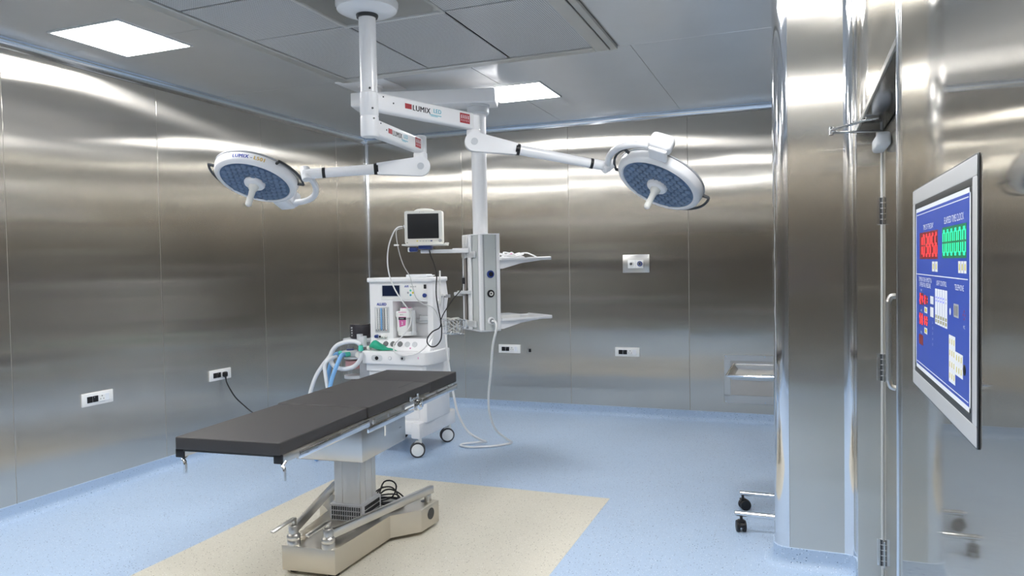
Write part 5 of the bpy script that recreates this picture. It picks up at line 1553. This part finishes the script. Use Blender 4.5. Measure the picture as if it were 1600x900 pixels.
mb = MB(); mb.box((XR + 0.03, -3.90, 2.158), (0.05, 0.04, 0.012), 0.002); dr('closer_bracket', mb, M_STEEL_SATIN, cl_)

# ================================================================== SURGEON'S CONTROL PANEL ON THE RIGHT WALL
# u runs along the wall towards the camera (reading direction), v is up
CPY, CPZ = -5.830, 1.500
FCP = frame((XR, -5.678, 1.4936), (0, -1, 0), (0, 0, 1), (-1, 0, 0)) @ Matrix.Diagonal((1.094, 1.094, 0.11, 1.0))
cp = thing('control_panel', 'blue operating room control panel with red and green digital clocks', 'control panel', M=FCP)
def U(y): return y + CPY          # y given as distance -y
def Zz(z): return z - CPZ
W2, H2 = 0.314, 0.212
DP = 0.036
mb = MB(); mb.box((0, 0, 0.014), (2 * W2 + 0.006, 2 * H2 + 0.006, 0.028), 0.008, seg=3); obj('back_box', mb, M_DARK_METAL, cp)
mb = MB()
fwid = 0.030
for x, y, w, h in ((0, H2 - fwid / 2, 2 * W2, fwid), (0, -H2 + fwid / 2, 2 * W2, fwid), (-W2 + fwid / 2, 0, fwid, 2 * H2 - 2 * fwid), (W2 - fwid / 2, 0, fwid, 2 * H2 - 2 * fwid)):
    mb.box((x, y, 0.031), (w, h, 0.014), 0.004)
obj('outer_frame', mb, M_ALU, cp)
mb = MB()
iw = 0.012
for x, y, w, h in ((0, H2 - fwid - iw / 2, 2 * (W2 - fwid), iw), (0, -H2 + fwid + iw / 2, 2 * (W2 - fwid), iw), (-W2 + fwid + iw / 2, 0, iw, 2 * (H2 - fwid - iw)), (W2 - fwid - iw / 2, 0, iw, 2 * (H2 - fwid - iw))):
    mb.box((x, y, 0.030), (w, h, 0.010), 0.002, seg=1)
obj('inner_frame', mb, M_DARK_METAL, cp)
M_CP_BLUE = pbr('control_panel_blue', (0.035, 0.085, 0.46), 0.42)
FX, FY = W2 - fwid - iw, H2 - fwid - iw
mb = MB(); mb.box((0, 0, 0.0285), (2 * FX, 2 * FY, 0.005)); obj('fascia', mb, M_CP_BLUE, cp)
mb = MB()
for x, y, w, h in ((0, FY - 0.004, 2 * FX, 0.008), (0, -FY + 0.004, 2 * FX, 0.008), (-FX + 0.004, 0, 0.008, 2 * FY), (FX - 0.004, 0, 0.008, 2 * FY)): mb.box((x, y, 0.0312), (w, h, 0.0010))
for x, y, w, h in ((0, FY - 0.014, 2 * FX - 0.03, 0.0016), (0, -FY + 0.014, 2 * FX - 0.03, 0.0016)): mb.box((x, y, 0.0312), (w, h, 0.0008))
obj('white_border', mb, M_INK_WHITE, cp)
Z0 = 0.0313
def cpart(name, x, z, w, h, d, mat, z0=None, bev=0.0):
    mb = MB(); mb.box((x, z, (z0 if z0 is not None else Z0) + d / 2 - 0.0005), (w, h, d), bev, seg=1); return obj(name, mb, mat, cp)
def ctext(s_, x, z, size, mat=M_INK_WHITE, **k): return text(s_, size, Matrix.Translation((x, z, Z0 + 0.0002)), mat, cp, **k)
def seven(ch, x, z, w, h, t):
    """seven-segment digit as a set of bars"""
    segs = {'0': 'abcdef', '1': 'bc', '2': 'abged', '3': 'abgcd', '4': 'fgbc', '5': 'afgcd', '6': 'afgedc', '7': 'abc', '8': 'abcdefg', '9': 'abcdfg', '-': 'g'}[ch]
    mb = MB()
    a, b = w / 2, h / 2
    for s_ in segs:
        if s_ == 'a': mb.box((x, z + b, 0), (w - t, t, 0.0012))
        if s_ == 'd': mb.box((x, z - b, 0), (w - t, t, 0.0012))
        if s_ == 'g': mb.box((x, z, 0), (w - t, t, 0.0012))
        if s_ == 'f': mb.box((x - a, z + b / 2, 0), (t, b - t * 0.6, 0.0012))
        if s_ == 'b': mb.box((x + a, z + b / 2, 0), (t, b - t * 0.6, 0.0012))
        if s_ == 'e': mb.box((x - a, z - b / 2, 0), (t, b - t * 0.6, 0.0012))
        if s_ == 'c': mb.box((x + a, z - b / 2, 0), (t, b - t * 0.6, 0.0012))
    return mb
M_RED_LED = pbr('red_led_segment', (0.5, 0.02, 0.02), 0.4, emit=(1.0, 0.04, 0.05), emit_s=1.6)
M_GREEN_LED = pbr('green_led_segment', (0.02, 0.5, 0.2), 0.4, emit=(0.01, 0.9, 0.34), emit_s=1.5)
M_RED_WIN = pbr('red_display_window', (0.30, 0.03, 0.035), 0.3)
M_GREEN_WIN = pbr('green_display_window', (0.02, 0.26, 0.12), 0.3)
M_BLUE_LED = pbr('blue_led', (0.1, 0.1, 0.8), 0.4, emit=(0.15, 0.2, 1.0), emit_s=1.0)
def display(x0, x1, zc, h, digits, win, led, nm):
    cpart(nm, (x0 + x1) / 2, zc, x1 - x0, h, 0.002, win)
    n = len(digits); p = (x1 - x0) / n
    for k, ch in enumerate(digits):
        mb = seven(ch, 0, 0, p * 0.56, h * 0.72, 0.0062)
        obj('digit', mb, led, cp, M=Matrix.Translation((x0 + p * (k + 0.5), zc, Z0 + 0.002)))
display(U(5.613), U(5.825), Zz(1.590), 0.054, '103856', M_RED_WIN, M_RED_LED, 'red_clock_window')
display(U(5.871), U(6.072), Zz(1.591), 0.054, '000000', M_GREEN_WIN, M_GREEN_LED, 'green_clock_window')
ctext('TIME OF THE DAY', U(5.718), Zz(1.6265), 0.0150, bold=0.0); ctext('ELAPSED TIME CLOCK', U(5.970), Zz(1.6290), 0.0165, bold=0.0)
for k in range(2): cpart('button', U(5.778) + k * 0.032, Zz(1.5485), 0.027, 0.019, 0.002, M_WHITE_PLASTIC)
for k in range(3): cpart('button', U(6.020) + k * 0.0215, Zz(1.5495), 0.0185, 0.019, 0.002, M_WHITE_PLASTIC)
for k in range(2): cpart('button_mark', U(5.778) + k * 0.032, Zz(1.5485), 0.009, 0.010, 0.0006, M_YELLOW, Z0 + 0.0018)
for k in range(3): cpart('button_mark', U(6.020) + k * 0.0215, Zz(1.5495), 0.007, 0.010, 0.0006, M_YELLOW, Z0 + 0.0018)
cpart('divider_line', U(5.822), Zz(1.531), 0.52, 0.0016, 0.0008, M_INK_WHITE)
ctext('TEMPERATURE HUMIDITY &', U(5.678), Zz(1.5205), 0.0128, bold=0.0); ctext('DIFFERENTIAL PRESSURE', U(5.678), Zz(1.5095), 0.0128, bold=0.0)
ctext('LIGHT CONTROL', U(5.861), Zz(1.5180), 0.0128, bold=0.0); ctext('TELEPHONE', U(6.017), Zz(1.5160), 0.0132, bold=0.0)
for x0, x1, z, dg in ((5.608, 5.660, 1.480, '24'), (5.669, 5.714, 1.4805, '21'), (5.605, 5.657, 1.438, '58'), (5.669, 5.714, 1.4385, '60')):
    display(U(x0), U(x1), Zz(z), 0.024 if x1 < 5.67 else 0.017, dg, M_RED_WIN, M_RED_LED, 'red_window')
cpart('red_window', U(5.629), Zz(1.3945), 0.054, 0.021, 0.002, M_RED_WIN)
for z, s_ in ((1.4975, 'TEMP'), (1.4555, 'HUM'), (1.410, 'PRESS')): ctext(s_, U(5.632), Zz(z), 0.0065)
for z in (1.460, 1.418): cpart('yellow_button', U(5.690), Zz(z), 0.036, 0.012, 0.002, M_WHITE_PLASTIC); cpart('button_mark', U(5.690), Zz(z), 0.022, 0.007, 0.0006, M_YELLOW, Z0 + 0.0018)
cpart('button', U(5.762), Zz(1.4835), 0.036, 0.015, 0.002, M_WHITE_PLASTIC); cpart('button', U(5.762), Zz(1.4605), 0.036, 0.019, 0.002, M_WHITE_PLASTIC)
for k in range(5):
    x = U(5.809) + k * 0.0245
    cpart('dimmer_strip', x, Zz(1.4745), 0.0215, 0.066, 0.0018, M_INK_WHITE)
    for j in range(2): cpart('indicator', x, Zz(1.4915 - j * 0.006), 0.010, 0.0035, 0.0010, M_BLUE_LED if k < 4 else M_LGREY, Z0 + 0.0016)
    for j in range(2): cpart('strip_button', x, Zz(1.456 - j * 0.008), 0.015, 0.006, 0.0010, pbr('olive_button', (0.42, 0.40, 0.20), 0.5) if (k, j) == (0, 0) else bpy.data.materials['olive_button'], Z0 + 0.0016)
cpart('loudspeaker', U(5.994), Zz(1.4780), 0.040, 0.022, 0.002, M_GREY_PLASTIC)
for k in range(4): cpart('speaker_slot', U(5.994) - 0.012 + k * 0.008, Zz(1.4780), 0.003, 0.016, 0.0006, M_BLACK, Z0 + 0.0018)
mb = MB(); mb.lathe([(0, 0), (0.006, 0), (0.006, 0.002), (0, 0.002)], n=12); obj('indicator', mb, M_INK_WHITE, cp, M=Matrix.Translation((U(5.944), Zz(1.4735), Z0)))
for dx, dz in ((0, 0.006), (0, -0.006), (0.007, 0), (-0.007, 0)):
    mb = MB(); mb.lathe([(0, 0), (0.0022, 0), (0.0022, 0.001), (0, 0.001)], n=8); obj('microphone_hole', mb, M_RED, cp, M=Matrix.Translation((U(6.056) + dx, Zz(1.475) + dz, Z0)))
ctext('MIC', U(6.056), Zz(1.456), 0.0075)
for k in range(5): ctext(('L1', 'L2', 'L3', 'L4', 'L5')[k], U(5.770), Zz(1.441 - k * 0.0105), 0.007)
# telephone keypad
cpart('keypad_plate', U(5.960), Zz(1.394), 0.054, 0.080, 0.0010, M_INK_WHITE); cpart('keypad_plate', U(6.017), Zz(1.392), 0.060, 0.038, 0.0010, M_INK_WHITE)
for r in range(4):
    for k in range(3): cpart('key', U(5.942) + k * 0.0175, Zz(1.4235 - r * 0.0195), 0.0125, 0.0145, 0.0014, M_WHITE_PLASTIC, Z0 + 0.0006); cpart('key_mark', U(5.942) + k * 0.0175, Zz(1.4235 - r * 0.0195), 0.0055, 0.009, 0.0006, M_YELLOW, Z0 + 0.0017)
for r in range(2):
    for k in range(3): cpart('key', U(5.999) + k * 0.018, Zz(1.402 - r * 0.0195), 0.0125, 0.0145, 0.0014, M_WHITE_PLASTIC, Z0 + 0.0006); cpart('key_mark', U(5.999) + k * 0.018, Zz(1.402 - r * 0.0195), 0.0055, 0.009, 0.0006, M_YELLOW, Z0 + 0.0017)
mb = MB(); mb.lathe([(0, -0.001), (0.0085, -0.001), (0.0085, 0.010), (0.0065, 0.013), (0, 0.013)], n=18); obj('knob', mb, M_BLACK, cp, M=Matrix.Translation((U(6.060), Zz(1.390), Z0)))
